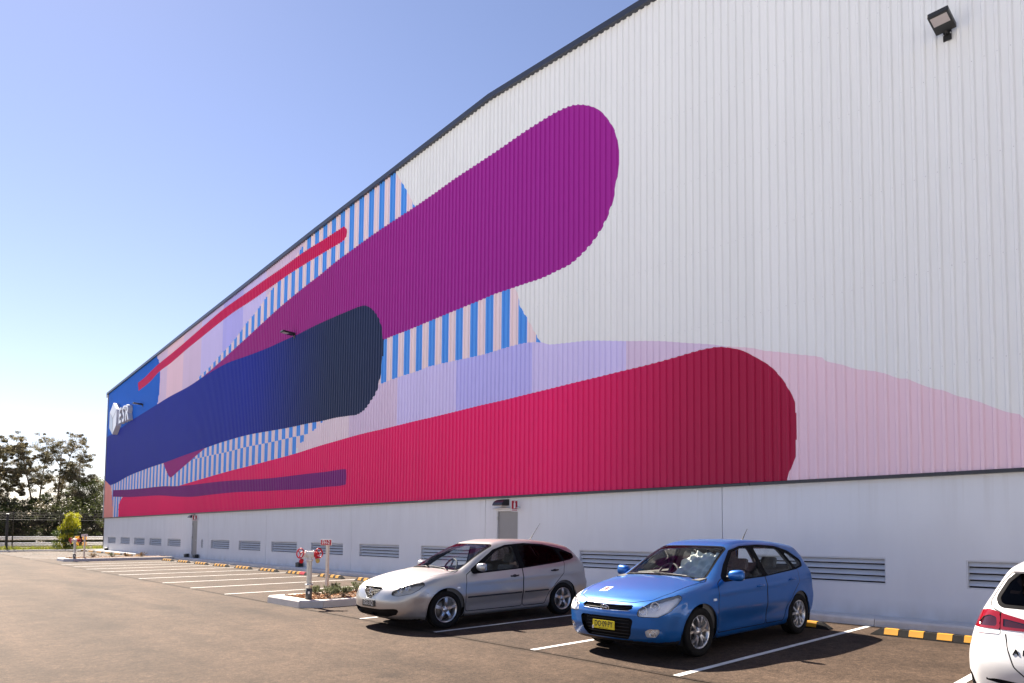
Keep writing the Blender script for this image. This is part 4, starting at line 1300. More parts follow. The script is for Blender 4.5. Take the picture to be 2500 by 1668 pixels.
def std_cuts(S, K):
    """cut list shared by the three hatchbacks; K holds the outlines"""
    bow = S['bow']
    fw = rpoly(K['windscreen'], 0.05)
    wind = lambda g: (lambda V: fw(V[:, 0] - bow * V[:, 1] ** 2, V[:, 1]) + g)
    fh = rpoly(K['bonnet'], 0.05)
    hood = lambda g: (lambda V: fh(V[:, 0] - 0.16 * V[:, 1] ** 2, V[:, 1]) + g)
    WV = lambda V, N: (N[:, 2] > 0.2) & (V[:, 0] < 2.3) & (V[:, 0] > 0.9)
    HV = lambda V, N: (N[:, 2] > 0.25) & (V[:, 0] < 1.4)
    SV = lambda V, N: (N[:, 1] > 0.25) & (V[:, 2] > 0.2)
    RV = lambda V, N: (N[:, 0] > 0.12) & (V[:, 0] > 3.2)
    c = []
    c.append((hood(-0.006), HV, 'gap', ['body'])); c.append((hood(0.006), HV, 'bonnet', ['gap']))
    for nm in ('front_door', 'rear_door'):
        c.append((side(K[nm], 0.05, -0.006), SV, 'gap', ['body']))
        c.append((side(K[nm], 0.05, 0.006), SV, nm, ['gap']))
    c.append((side(K['dlo'], 0.05, 0.0), SV, 'trim', ['body', 'front_door', 'rear_door', 'gap']))
    for i, w in enumerate(K['windows']):
        c.append((side(w, 0.035, 0.0), SV, 'window%d' % i, ['trim']))
    c.append((wind(-0.022), WV, 'screen_edge', ['body', 'gap', 'bonnet']))
    c.append((wind(0.010), WV, 'windscreen', ['screen_edge']))
    c.append((frontv(K['tailgate'], 0.06, -0.005), RV, 'gap', ['body'])); c.append((frontv(K['tailgate'], 0.06, 0.005), RV, 'tailgate', ['gap']))
    c.append((frontv(K['rear_glass'], 0.06, -0.02), RV, 'rear_edge', ['body', 'tailgate', 'gap']))
    c.append((frontv(K['rear_glass'], 0.06, 0.012), RV, 'rear_glass', ['rear_edge']))
    S['glass_cuts'] = [(wind(0.0), WV), (frontv(K['rear_glass'], 0.06), RV)] + [(side(w, 0.035), SV) for w in K['windows']]
    return c

def std_parts(S, K):
    p = S['paint']; g = S['glass']; gd = S.get('glass_rear', g)
    parts = [('body_shell', ['body'], p, 'both', 0, False), ('bonnet', ['bonnet'], p, 'both', 0, False),
             ('panel_gaps', ['gap'], M['gap'], 'both', 0.004, False),
             ('front_door', ['front_door'], p, 'LR', 0, False), ('rear_door', ['rear_door'], p, 'LR', 0, False),
             ('tailgate', ['tailgate'], p, 'both', 0, False), ('window_trim', ['trim'], M['dark_trim'], 'LR', 0.002, False),
             ('windscreen_seal', ['screen_edge'], M['dark_trim'], 'both', 0.003, False), ('windscreen', ['windscreen'], g, 'both', 0.004, True),
             ('rear_window_seal', ['rear_edge'], M['dark_trim'], 'both', 0.003, False), ('rear_window', ['rear_glass'], gd, 'both', 0.005, True)]
    for i in range(len(K['windows'])):
        parts.append((('front_window', 'rear_window_pane', 'quarter_window')[min(i, 2)], ['window%d' % i], g if i == 0 else gd, 'LR', 0.006, True))
    return parts

def handle(root, F, u, z, m, s, length=0.19):
    y = surf_y(F, u, z)
    mb = MB()
    mb.tube([(u - length / 2, s * (y - 0.005), z), (u - length * .36, s * (y + 0.024), z + .002), (u + length * .30, s * (y + 0.026), z + .006), (u + length / 2, s * (y - 0.003), z + .008)], [0.010, 0.013, 0.014, 0.012], 8)
    mb.build('door_handle', m, root)
    bm = bmesh.new(); bmesh.ops.create_uvsphere(bm, u_segments=14, v_segments=8, radius=1.0)
    for v in bm.verts: v.co = Vector((u + v.co.x * 0.055, s * (y - 0.002 + v.co.y * 0.006), z - 0.006 + v.co.z * 0.036))
    MB().bm(bm, 0, None, True).build('handle_cup', m, root); bm.free()

def wiper(root, F, pts, bow=0.13):
    P = []
    for (u, y) in pts: P.append((u, y, surf_z(F, u, y) + 0.018))
    a, b, c = [Vector(q) for q in P]
    mb = MB(); mb.tube([a, a.lerp(b, .5) + Vector((0, 0, .012)), b, c], [0.010, 0.008, 0.006, 0.004], 6)
    q = [(b.lerp(c, t) - Vector((0, 0, 0.010))) for t in (0.0, 0.33, 0.66, 1.0)]
    mb.tube([a.lerp(b, .7) - Vector((0, 0, .004)), *q], 0.006, 5)
    mb.build('wiper', M['black_plastic'], root)

def lamp_cluster(root, F, sh, name, label, bowls, m_back, cover, s):
    """recessed reflector floor with round bowls behind a clear cover"""
    t = empty(name, (0, 0, 0), 0, parent=root)
    md = 'L' if s > 0 else 'R'
    shell_mesh('reflector', sh, [label], m_back, t, md, 0.040, True)
    for (u, y, z, r, dirv) in bowls:
        u = surf_u(F, y, z) + 0.030
        d = Vector((dirv[0], s * dirv[1], dirv[2])).normalized()
        q = d.to_track_quat('Z', 'Y').to_matrix().to_4x4()
        q = Matrix.Translation((u, s * y, z)) @ q
        mb = MB()
        mb.lathe([(r * .30, -0.030), (r * .55, -0.026), (r * .80, -0.012), (r, 0.006), (r * 1.10, 0.004)], 24, 'z', 0, q)
        mb.build('bowl', M['chrome'], t)
        mb = MB(); mb.lathe([(0.0, 0.004), (r * .30, -0.002), (r * .42, -0.016)], 16, 'z', 0, q)
        mb.build('bulb_lens', M['lamp_bowl'], t)
    shell_mesh('lamp_cover', sh, [label], cover, t, md, 0.001, False)
    return t

def oval_ring(parent, name, loc, rx, rz_, r, m, tilt=0.0, n=36):
    mb = MB(); mb.tube([(loc[0] + math.sin(tilt) * rz_ * math.sin(a), loc[1] + rx * math.cos(a), loc[2] + rz_ * math.sin(a)) for a in np.linspace(0, 2 * math.pi, n, endpoint=False)], r, 8, closed=True)
    return mb.build(name, m, parent)

# ---------------------------------------------------------------- blue hatchback
M['blue_paint'] = paint_mat('blue car paint', (0.003, 0.104, 0.38), rough=0.38, metal=0.55)
B = dict(L=4.245, W=1.775, H=1.48, wb=2.65, fo=0.855, wr=0.313, ww=0.205, arch=0.362, flare=0.012, crown=0.055, bow=0.13,
         nose_bow=0.10, nose_bow4=0.24, tail_bow=0.05, tail_bow4=0.16, k_nose=0.065, k_tail=0.12, k_side=0.11, belt0=0.93,
         crease_slope=0.03, creases=[(0.80, 0.010, 0.035), (0.40, -0.014, 0.09)], spokes=5, rim_style='split')
B['top'] = [(-0.2, .64), (0.0, .69), (.12, .745), (.3, .815), (.6, .895), (.9, .955), (1.12, .992), (1.3, 1.085), (1.6, 1.265), (1.85, 1.385), (2.1, 1.448), (2.5, 1.476), (3.0, 1.466), (3.5, 1.428), (3.9, 1.375), (4.4, 1.29)]
B['front'] = [(.05, .30), (.17, .16), (.22, .09), (.30, .035), (.42, .0), (.56, .0), (.66, .03), (.74, .10), (.82, .25), (1.0, .7)]
B['rear'] = [(.05, 3.9), (.2, 4.07), (.32, 4.19), (.45, 4.24), (.58, 4.245), (.70, 4.215), (.85, 4.195), (.97, 4.16), (1.05, 4.11), (1.2, 4.02), (1.32, 3.955), (1.42, 3.92), (1.6, 3.85)]
B['bot'] = [(-.1, .22), (.3, .175), (.9, .17), (3.2, .18), (3.9, .23), (4.3, .29)]
B['section'] = [(.05, .84), (.16, .90), (.22, .935), (.32, .965), (.45, .985), (.58, 1.0), (.72, .995), (.84, .978), (.92, .948), (.98, .915), (1.10, .845), (1.25, .755), (1.38, .675), (1.5, .59)]
B['belt'] = [(.5, .90), (1.2, .915), (2.5, .955), (3.3, .985), (4.2, 1.02)]
B['taper'] = [(-.2, .76), (.05, .85), (.3, .935), (.6, .985), (.95, 1.0), (2.2, 1.0), (3.3, .99), (3.8, .965), (4.1, .93), (4.4, .87)]
KB = dict(
    windscreen=[(1.115, -.3), (1.115, .685), (1.84, .565), (1.84, -.3)],
    bonnet=[(.085, -.3), (.085, .40), (.16, .60), (.40, .70), (1.0, .765), (1.125, .72), (1.095, .5), (1.085, -.3)],
    front_door=[(1.25, .26), (1.23, .60), (1.27, .90), (1.38, .955), (2.495, .985), (2.49, .26)],
    rear_door=[(2.505, .26), (2.505, .985), (3.55, 1.05), (3.50, .80), (3.30, .66), (3.12, .48), (3.02, .26)],
    dlo=[(1.33, .915), (1.60, 1.145), (1.88, 1.325), (2.2, 1.385), (2.7, 1.40), (3.15, 1.375), (3.5, 1.295), (3.80, 1.14), (3.76, 1.045), (3.5, 1.005), (2.5, .938)],
    windows=[[(1.50, .945), (1.68, 1.125), (1.93, 1.30), (2.2, 1.355), (2.40, 1.368), (2.45, .957)],
             [(2.57, .962), (2.53, 1.372), (2.9, 1.362), (3.22, 1.32), (3.42, 1.02)],
             [(3.50, 1.03), (3.32, 1.295), (3.52, 1.235), (3.73, 1.125), (3.70, 1.065)]],
    tailgate=[(-.3, .62), (.60, .62), (.66, .90), (.60, 1.20), (.54, 1.36), (-.3, 1.38)],
    rear_glass=[(-.3, 1.03), (.60, 1.05), (.50, 1.31), (-.3, 1.33)])
B['paint'] = M['blue_paint']; B['glass'] = M['car_glass']
B['cuts'] = std_cuts(B, KB) + [
    (quarter([(.40, .550), (.43, .632), (.58, .712), (.78, .768), (.93, .792), (.96, .778), (.91, .70), (.81, .615), (.66, .552)], .03, 40, -.006), lambda V, N: (V[:, 0] < 0.9) & (V[:, 2] < 0.95), 'gap', ['body', 'bonnet']),
    (side([(.50, .592), (.72, .548), (.72, .540), (.50, .584)], .001), lambda V, N: N[:, 1] > .3, 'gap', ['body']),
    (quarter([(.40, .550), (.43, .632), (.58, .712), (.78, .768), (.93, .792), (.96, .778), (.91, .70), (.81, .615), (.66, .552)], .03, 40), lambda V, N: (V[:, 0] < 0.9) & (V[:, 2] < 0.95), 'headlight', ['body', 'gap', 'bonnet']),
    (frontv([(-.3, .600), (.36, .612), (.43, .640), (.40, .668), (-.3, .662)], .012), FRONT, 'grille', ['body', 'gap', 'bonnet']),
    (frontv([(-.3, .255), (.34, .255), (.40, .33), (.445, .50), (.40, .525), (-.3, .525)], .03), FRONT, 'intake', ['body']),
    (quarter([(.55, .305), (.53, .375), (.58, .405), (.72, .405), (.70, .35), (.66, .305)], .02, 35), lambda V, N: V[:, 0] < 0.5, 'fog', ['body']),
    (lambda V: np.where(V[:, 2] < 0.235, -1.0, V[:, 2] - 0.235), lambda V, N: (N[:, 0] < -0.05) & (V[:, 0] < .5), 'chin', ['body']),
    (frontv([(.60, .80), (.62, .98), (.72, 1.0), (.90, .95), (.90, .74), (.66, .74)], .03), lambda V, N: (V[:, 0] > 3.8) & (N[:, 0] > .55), 'taillight', ['body', 'tailgate', 'gap']),
]
B['parts'] = std_parts(B, KB) + [('grille', ['grille'], M['grille_mesh'], 'both', 0.03, True), ('air_intake', ['intake'], M['grille_mesh'], 'both', 0.05, True),
                                 ('chin_spoiler', ['chin'], M['black_plastic'], 'both', 0.0, False), ('tail_light', ['taillight'], M['lamp_red'], 'LR', 0, False)]
B['cabin'] = dict(dash=1.15, dash_z=0.97)
M['plate_yellow'] = mat('plate yellow', srgb(226, 204, 20), 0.4, var=0.05)
M['plate_black'] = mat('plate black', (0.012, 0.012, 0.012), 0.4, var=0.1)
M['plate_white'] = mat('plate white', srgb(214, 214, 208), 0.4, var=0.05)
def blue_extras(root, F, sh):
    for s in (1, -1):
        lamp_cluster(root, F, sh, 'headlight', 'headlight', [(.22, .55, .618, .052, (-1, .35, .1)), (.36, .675, .672, .050, (-1, .5, .1))], M['lamp_bowl'], M['lamp_glass'], s)
        lamp_cluster(root, F, sh, 'fog_lamp', 'fog', [(.12, .665, .355, .038, (-1, .3, 0))], M['lamp_bowl'], M['lamp_glass'], s)
        make_mirror(root, (1.50, s * (surf_y(F, 1.50, .96) - .03), 1.005), s, M['blue_paint'])
        handle(root, F, 2.30, .815, M['blue_paint'], s); handle(root, F, 3.27, .865, M['blue_paint'], s)
        y = surf_y(F, 1.15, .70)
        MB().bbox(1.115, 1.185, min(s * (y - .01), s * (y + .008)), max(s * (y - .01), s * (y + .008)), .685, .715, .008).build('side_repeater', M['lamp_bowl'], root)
    wiper(root, F, [(1.06, -.62), (1.12, -.30), (1.16, .10)]); wiper(root, F, [(1.07, -.05), (1.13, .28), (1.17, .62)])
    z = surf_z(F, 3.25, 0)
    MB().tube([(3.25, 0, z - .01), (3.27, 0, z + .02), (3.42, 0, z + .19)], [0.022, 0.010, 0.004], 8).build('antenna', M['black_plastic'], root)
    # emblem: ringed slanted H
    u = surf_u(F, 0, .632) - .012
    oval_ring(root, 'emblem_ring', (u, 0, .628), .068, .036, .006, M['chrome'], -.3)
    mb = MB(); mb.tube([(u, -.030, .605), (u, -.022, .652)], .006, 6); mb.tube([(u, .024, .604), (u, .032, .651)], .006, 6); mb.tube([(u, -.026, .626), (u, .028, .630)], .006, 6)
    mb.build('emblem', M['chrome'], root)
    pts = []
    for y in np.linspace(-.40, .40, 17): pts.append((surf_u(F, y, .672) - .002, y, .672 + .006 * (y / .4) ** 2))
    MB().tube(pts, .007, 6).build('grille_bar', M['chrome'], root)
    pts = [(surf_u(F, y, .600) - .001, y, .600 + .012 * (y / .4) ** 2) for y in np.linspace(-.40, .40, 17)]
    MB().tube(pts, .004, 6).build('grille_bar', M['chrome'], root)
    for z in (.625, .645):
        pts = [(surf_u(F, y, z) + .022, y, z) for y in np.linspace(-.38, .38, 9)]
        MB().tube(pts, .004, 5).build('grille_slat', M['black_plastic'], root)
    for i in range(6):
        z = .275 + .043 * i
        pts = [(surf_u(F, y, z) + .035, y, z) for y in np.linspace(-.36, .36, 9)]
        MB().tube(pts, .005, 5).build('intake_bar', M['black_plastic'], root)
    plate(root, (surf_u(F, 0, .42) - .012, .0, .415), rad(-90), 'DO\u00b709\u00b7PY', M['plate_yellow'], M['plate_black'], sub='NEW SOUTH WALES')
    MB().box(surf_u(F, 0, .42) - .022, surf_u(F, 0, .42) - .019, .165, .19, .355, .395).build('plate_sticker', M['plate_white'], root)
    # provisional driver square lying on the bonnet
    zb = surf_z(F, .36, .30)
    P = []
    for (du, dy) in ((-.07, -.07), (.07, -.07), (.07, .07), (-.07, .07)): P.append((.36 + du, .30 + dy, surf_z(F, .36 + du, .30 + dy) + .004))
    MB().add(P, [(0, 1, 2, 3)]).build('learner_square', M['plate_white'], root)
    P = []
    for (du, dy) in ((-.04, -.022), (.045, -.022), (.045, .012), (.0, .022), (-.04, .0)): P.append((.36 + du, .30 + dy, surf_z(F, .36 + du, .30 + dy) + .007))
    MB().add(P, [(0, 1, 2, 3, 4)]).build('square_letter', M['sign_red'], root)
B['extras'] = blue_extras
B['loc'] = (-4.77 - .866 * .965, -2.07 - (2.65 + .855) * .985, 0.006); B['rz'] = rad(90); B['scale'] = (.985, .965, .965)
build_car(B, 'parked_car', 'bright blue hatchback with a yellow number plate parked nose out by the wall')

# crumpled sun shade behind the blue windscreen
rnd = random.Random(8)
M['shade_foil'] = mat('sun shade foil', (0.74, 0.77, 0.70), 0.35, 0.1, var=0.1, vscale=5)
mb = MB(); nu, nv = 26, 18; vs_ = []
for i in range(nu + 1):
    for j in range(nv + 1):
        a, b = i / nu, j / nv
        y = -(0.02 + 0.60 * a - 0.05 * b * a)
        u = 1.30 + 0.50 * b + .13 * y * y
        z = 1.015 + 0.325 * b - 0.05 * y * y
        k = 0.040 * math.sin(9 * a * 3.1 + 4 * b) * math.cos(5 * b + 7 * a) + 0.030 * math.sin(23 * a - 13 * b) + rnd.uniform(-.012, .012)
        vs_.append((u + .055 + k * .8, y, z - .055 - k * .5))
mb.add(vs_, [(i * (nv + 1) + j, (i + 1) * (nv + 1) + j, (i + 1) * (nv + 1) + j + 1, i * (nv + 1) + j + 1) for i in range(nu) for j in range(nv)], 0, True)
o = mb.build('sun_shade', M['shade_foil']); o.location = B['loc']; o.rotation_euler = (0, 0, B['rz']); o.scale = B['scale']
tag(o, 'crumpled silver sun shade behind the windscreen of the blue car', 'sun shade')

# ---------------------------------------------------------------- silver hatchback
M['silver_paint'] = paint_mat('silver car paint', (0.42, 0.41, 0.405), rough=0.34, metal=0.68)
A = dict(L=4.42, W=1.755, H=1.465, wb=2.64, fo=0.905, wr=0.310, ww=0.200, arch=0.358, flare=0.014, crown=0.05, bow=0.13,
         nose_bow=0.12, nose_bow4=0.34, tail_bow=0.07, tail_bow4=0.20, k_nose=0.11, k_tail=0.14, k_side=0.12, belt0=0.91,
         crease_slope=0.025, creases=[(0.76, 0.008, 0.05), (0.36, -0.012, 0.09)], spokes=5, rim_style='five')
A['top'] = [(-0.2, .64), (0.0, .685), (.12, .735), (.3, .795), (.6, .868), (.9, .925), (1.15, .962), (1.32, 1.04), (1.6, 1.195), (1.9, 1.335), (2.15, 1.415), (2.5, 1.458), (2.9, 1.456), (3.4, 1.415), (3.8, 1.345), (4.05, 1.285), (4.6, 1.13)]
A['front'] = [(.05, .30), (.17, .15), (.24, .06), (.34, .01), (.46, .0), (.56, .02), (.64, .05), (.72, .10), (.82, .28), (1.0, .7)]
A['rear'] = [(.05, 4.05), (.2, 4.2), (.32, 4.35), (.45, 4.41), (.58, 4.42), (.70, 4.37), (.85, 4.345), (.95, 4.30), (1.05, 4.225), (1.2, 4.09), (1.30, 4.02), (1.42, 3.98), (1.6, 3.90)]
A['bot'] = [(-.1, .21), (.3, .165), (.9, .16), (3.3, .17), (4.0, .22), (4.5, .30)]
A['section'] = [(.05, .85), (.16, .905), (.22, .94), (.32, .965), (.45, .985), (.56, 1.0), (.70, .995), (.82, .975), (.90, .945), (.96, .912), (1.10, .835), (1.25, .745), (1.38, .665), (1.5, .58)]
A['belt'] = [(.5, .87), (1.2, .885), (2.5, .94), (3.3, .985), (4.3, 1.04)]
A['taper'] = [(-.2, .74), (.05, .84), (.3, .93), (.6, .985), (.95, 1.0), (2.3, 1.0), (3.4, .99), (3.9, .96), (4.25, .915), (4.5, .86)]
KA = dict(
    windscreen=[(1.145, -.3), (1.145, .68), (1.99, .555), (1.99, -.3)],
    bonnet=[(.085, -.3), (.085, .28), (.17, .44), (.42, .64), (1.02, .76), (1.15, .71), (1.125, .5), (1.115, -.3)],
    front_door=[(1.28, .25), (1.27, .60), (1.30, .86), (1.42, .93), (2.525, .965), (2.52, .25)],
    rear_door=[(2.535, .25), (2.535, .965), (3.62, 1.05), (3.55, .80), (3.33, .62), (3.17, .46), (3.07, .25)],
    dlo=[(1.36, .885), (1.68, 1.10), (2.0, 1.275), (2.3, 1.355), (2.75, 1.385), (3.2, 1.355), (3.6, 1.275), (3.90, 1.165), (3.93, 1.10), (3.80, 1.05), (3.4, 1.0), (2.5, .925)],
    windows=[[(1.56, .918), (1.78, 1.085), (2.05, 1.245), (2.3, 1.325), (2.44, 1.342), (2.48, .944)],
             [(2.60, .952), (2.56, 1.352), (2.85, 1.350), (3.2, 1.322), (3.45, 1.265), (3.57, 1.035)],
             [(3.64, 1.05), (3.53, 1.245), (3.74, 1.185), (3.87, 1.135), (3.88, 1.105), (3.78, 1.065)]],
    tailgate=[(-.3, .62), (.60, .62), (.66, .92), (.60, 1.20), (.54, 1.34), (-.3, 1.36)],
    rear_glass=[(-.3, 1.04), (.60, 1.06), (.50, 1.29), (-.3, 1.31)])
A['paint'] = M['silver_paint']; A['glass'] = M['car_glass']; A['glass_rear'] = M['car_glass_dark']
A['cuts'] = std_cuts(A, KA) + [
    (quarter([(.44, .580), (.49, .635), (.66, .710), (.82, .752), (.935, .762), (.955, .742), (.90, .668), (.79, .605), (.60, .570)], .03, 40, -.006), lambda V, N: (V[:, 0] < 0.95) & (V[:, 2] < 0.95), 'gap', ['body', 'bonnet']),
    (side([(.50, .612), (.70, .562), (.70, .554), (.50, .604)], .001), lambda V, N: N[:, 1] > .3, 'gap', ['body']),
    (quarter([(.44, .580), (.49, .635), (.66, .710), (.82, .752), (.935, .762), (.955, .742), (.90, .668), (.79, .605), (.60, .570)], .03, 40), lambda V, N: (V[:, 0] < 0.95) & (V[:, 2] < 0.95), 'headlight', ['body', 'gap', 'bonnet']),
    (frontv([(-.3, .50), (.05, .50), (.24, .615), (.30, .675), (.26, .690), (-.3, .690)], .015), FRONT, 'grille', ['body', 'gap', 'bonnet']),
    (frontv([(-.3, .215), (.42, .225), (.62, .27), (.70, .355), (.60, .365), (.30, .345), (-.3, .345)], .03), FRONT, 'intake', ['body']),
    (lambda V: np.where(V[:, 2] < 0.185, -1.0, V[:, 2] - 0.185), lambda V, N: (N[:, 0] < -0.05) & (V[:, 0] < .5), 'chin', ['body']),
    (frontv([(.60, .78), (.62, 1.0), (.70, 1.04), (.90, .98), (.90, .76), (.66, .74)], .03), lambda V, N: (V[:, 0] > 4.0) & (N[:, 0] > .55), 'taillight', ['body', 'tailgate', 'gap']),
]
A['parts'] = std_parts(A, KA) + [('grille', ['grille'], M['grille_mesh'], 'both', 0.03, True), ('air_intake', ['intake'], M['grille_mesh'], 'both', 0.05, True),
                                 ('chin_spoiler', ['chin'], M['black_plastic'], 'both', 0.0, False), ('tail_light', ['taillight'], M['lamp_red'], 'LR', 0, False)]
A['cabin'] = dict(dash=1.18, dash_z=0.94)
def silver_extras(root, F, sh):
    for s in (1, -1):
        lamp_cluster(root, F, sh, 'headlight', 'headlight', [(.30, .62, .655, .045, (-1, .35, .1)), (.42, .71, .69, .042, (-1, .5, .1))], M['lamp_haze'], M['lamp_glass'], s)
        make_mirror(root, (1.56, s * (surf_y(F, 1.56, .95) - .03), .985), s, M['silver_paint'], (0.07, 0.105, 0.068), 0.05)
        handle(root, F, 2.33, .80, M['black_plastic'], s); handle(root, F, 3.32, .86, M['black_plastic'], s)
        for (u0, u1) in ((1.32, 2.49), (2.57, 3.15)):
            n = 8; mb = MB(); vs_ = []
            for i in range(n + 1):
                u = u0 + (u1 - u0) * i / n; z = .485 + .012 * (u - 1.3)
                y = surf_y(F, u, z)
                vs_ += [(u, s * (y - .004), z - .016), (u, s * (y + .012), z - .010), (u, s * (y + .012), z + .010), (u, s * (y - .004), z + .016)]
            fs = [(i * 4 + j, i * 4 + j + 1, i * 4 + j + 5, i * 4 + j + 4) for i in range(n) for j in range(3)] + [(0, 1, 2, 3), (n * 4, n * 4 + 1, n * 4 + 2, n * 4 + 3)]
            mb.add(vs_, fs); mb.build('door_moulding', M['black_plastic'], root)
        y = surf_y(F, 1.12, .66)
        MB().bbox(1.09, 1.15, min(s * (y - .01), s * (y + .006)), max(s * (y - .01), s * (y + .006)), .645, .672, .008).build('side_repeater', M['lamp_bowl'], root)
    wiper(root, F, [(1.09, -.60), (1.15, -.28), (1.19, .12)]); wiper(root, F, [(1.10, -.02), (1.16, .30), (1.20, .62)])
    z = surf_z(F, 3.45, 0)
    MB().tube([(3.40, 0, z - .01), (3.43, 0, z + .025), (3.70, 0, z + .36)], [0.022, 0.009, 0.003], 8).build('antenna', M['black_plastic'], root)
    u = surf_u(F, 0, .615) - .010
    oval_ring(root, 'emblem_ring', (u, 0, .612), .066, .052, .007, M['chrome'], -.35)
    mb = MB(); mb.tube([(u, -.055, .628), (u, -.030, .636), (u, 0, .596), (u, .030, .636), (u, .055, .628)], .006, 6); mb.build('emblem', M['chrome'], root)
    for k in range(7):
        z = .525 + .024 * k
        hw = np.interp(z, [.50, .615, .675], [.03, .225, .275])
        pts = [(surf_u(F, y, z) + .022, y, z) for y in np.linspace(-hw, hw, 7)]
        MB().tube(pts, .0035, 5).build('grille_slat', M['black_plastic'], root)
    edge_ = [(-.27, .688), (-.235, .618), (-.05, .502), (.05, .502), (.235, .618), (.27, .688)]
    pts = []
    for a, b in zip(edge_[:-1], edge_[1:]):
        for t in (0, .33, .66): y, z = a[0] + (b[0] - a[0]) * t, a[1] + (b[1] - a[1]) * t; pts.append((surf_u(F, y, z) - .002, y, z))
    MB().tube(pts, .0045, 6).build('grille_surround', M['alloy'], root)
    plate(root, (surf_u(F, 0, .43) - .010, 0.0, .425), rad(-90), 'EGU\u00b731Q', M['plate_black'], M['plate_white'])
A['extras'] = silver_extras
A['loc'] = (-9.07 - .856 * .965, -2.87 - (2.64 + .905) * .968, 0.006); A['rz'] = rad(90); A['scale'] = (.968, .965, .957)
build_car(A, 'parked_car', 'silver hatchback with black door handles parked nose out between the island and the blue car')

# ---------------------------------------------------------------- white hatchback, only its tail in view
M['white_car'] = mat('white car paint', (0.60, 0.60, 0.605), 0.30, 0.0, 0.5, var=0.01, coat=1.0, coat_rough=0.03)
Wc = dict(L=4.42, W=1.796, H=1.44, wb=2.729, fo=0.87, wr=0.325, ww=0.22, arch=0.365, flare=0.012, crown=0.05, bow=0.13,
          nose_bow=0.10, nose_bow4=0.30, tail_bow=0.07, tail_bow4=0.22, k_nose=0.11, k_tail=0.11, k_side=0.10, belt0=0.95,
          crease_slope=0.02, creases=[(0.72, 0.012, 0.06), (0.36, -0.012, 0.09)], spokes=5, rim_style='split')
Wc['top'] = [(-0.2, .66), (0.0, .70), (.2, .78), (.6, .88), (1.0, .95), (1.2, .985), (1.35, 1.05), (1.7, 1.24), (2.0, 1.36), (2.3, 1.42), (2.7, 1.435), (3.2, 1.42), (3.7, 1.375), (4.05, 1.325), (4.6, 1.24)]
Wc['front'] = A['front']
Wc['rear'] = [(.05, 4.12), (.18, 4.22), (.26, 4.33), (.40, 4.395), (.55, 4.42), (.66, 4.405), (.74, 4.36), (.85, 4.335), (.95, 4.30), (1.03, 4.25), (1.12, 4.16), (1.24, 4.05), (1.32, 4.02), (1.5, 3.95)]
Wc['bot'] = [(-.1, .20), (.3, .16), (.9, .15), (3.3, .16), (4.0, .20), (4.5, .24)]
Wc['section'] = [(.05, .87), (.16, .92), (.24, .955), (.34, .98), (.46, .998), (.56, 1.0), (.68, .978), (.80, .925), (.90, .875), (.98, .83), (1.12, .755), (1.25, .68), (1.36, .61), (1.5, .52)]
Wc['belt'] = [(.5, .92), (1.2, .93), (2.5, .965), (3.3, .995), (4.3, 1.03)]
Wc['taper'] = [(-.2, .76), (.05, .86), (.3, .94), (.6, .985), (.95, 1.0), (2.3, 1.0), (3.5, 1.0), (3.95, .975), (4.25, .94), (4.5, .90)]
KW = dict(
    windscreen=[(1.18, -.3), (1.18, .69), (1.98, .56), (1.98, -.3)],
    bonnet=[(.085, -.3), (.085, .40), (.20, .60), (.42, .70), (1.02, .775), (1.17, .72), (1.14, .5), (1.13, -.3)],
    front_door=[(1.28, .25), (1.27, .60), (1.30, .90), (1.42, .965), (2.525, .985), (2.52, .25)],
    rear_door=[(2.535, .25), (2.535, .985), (3.60, 1.04), (3.53, .80), (3.33, .62), (3.19, .46), (3.09, .25)],
    dlo=[(1.38, .925), (1.68, 1.13), (2.0, 1.28), (2.3, 1.34), (2.75, 1.365), (3.2, 1.34), (3.5, 1.27), (3.68, 1.16), (3.62, 1.05), (3.4, 1.01), (2.5, .95)],
    windows=[[(1.58, .955), (1.78, 1.10), (2.05, 1.24), (2.3, 1.305), (2.44, 1.32), (2.48, .968)],
             [(2.60, .975), (2.56, 1.33), (2.85, 1.33), (3.2, 1.30), (3.42, 1.24), (3.56, 1.06)]],
    tailgate=[(-.3, .47), (.40, .47), (.49, .55), (.54, .70), (.585, .95), (.70, 1.0), (.62, 1.20), (.52, 1.31), (-.3, 1.33)],
    rear_glass=[(-.3, 1.0), (.655, 1.01), (.575, 1.20), (.49, 1.285), (-.3, 1.30)])
Wc['paint'] = M['white_car']; Wc['glass'] = M['car_glass_dark']
TL = [(.30, .825), (.30, .885), (.56, .945), (.68, .975), (.76, .955), (.83, .88), (.83, .82), (.79, .775), (.57, .79)]
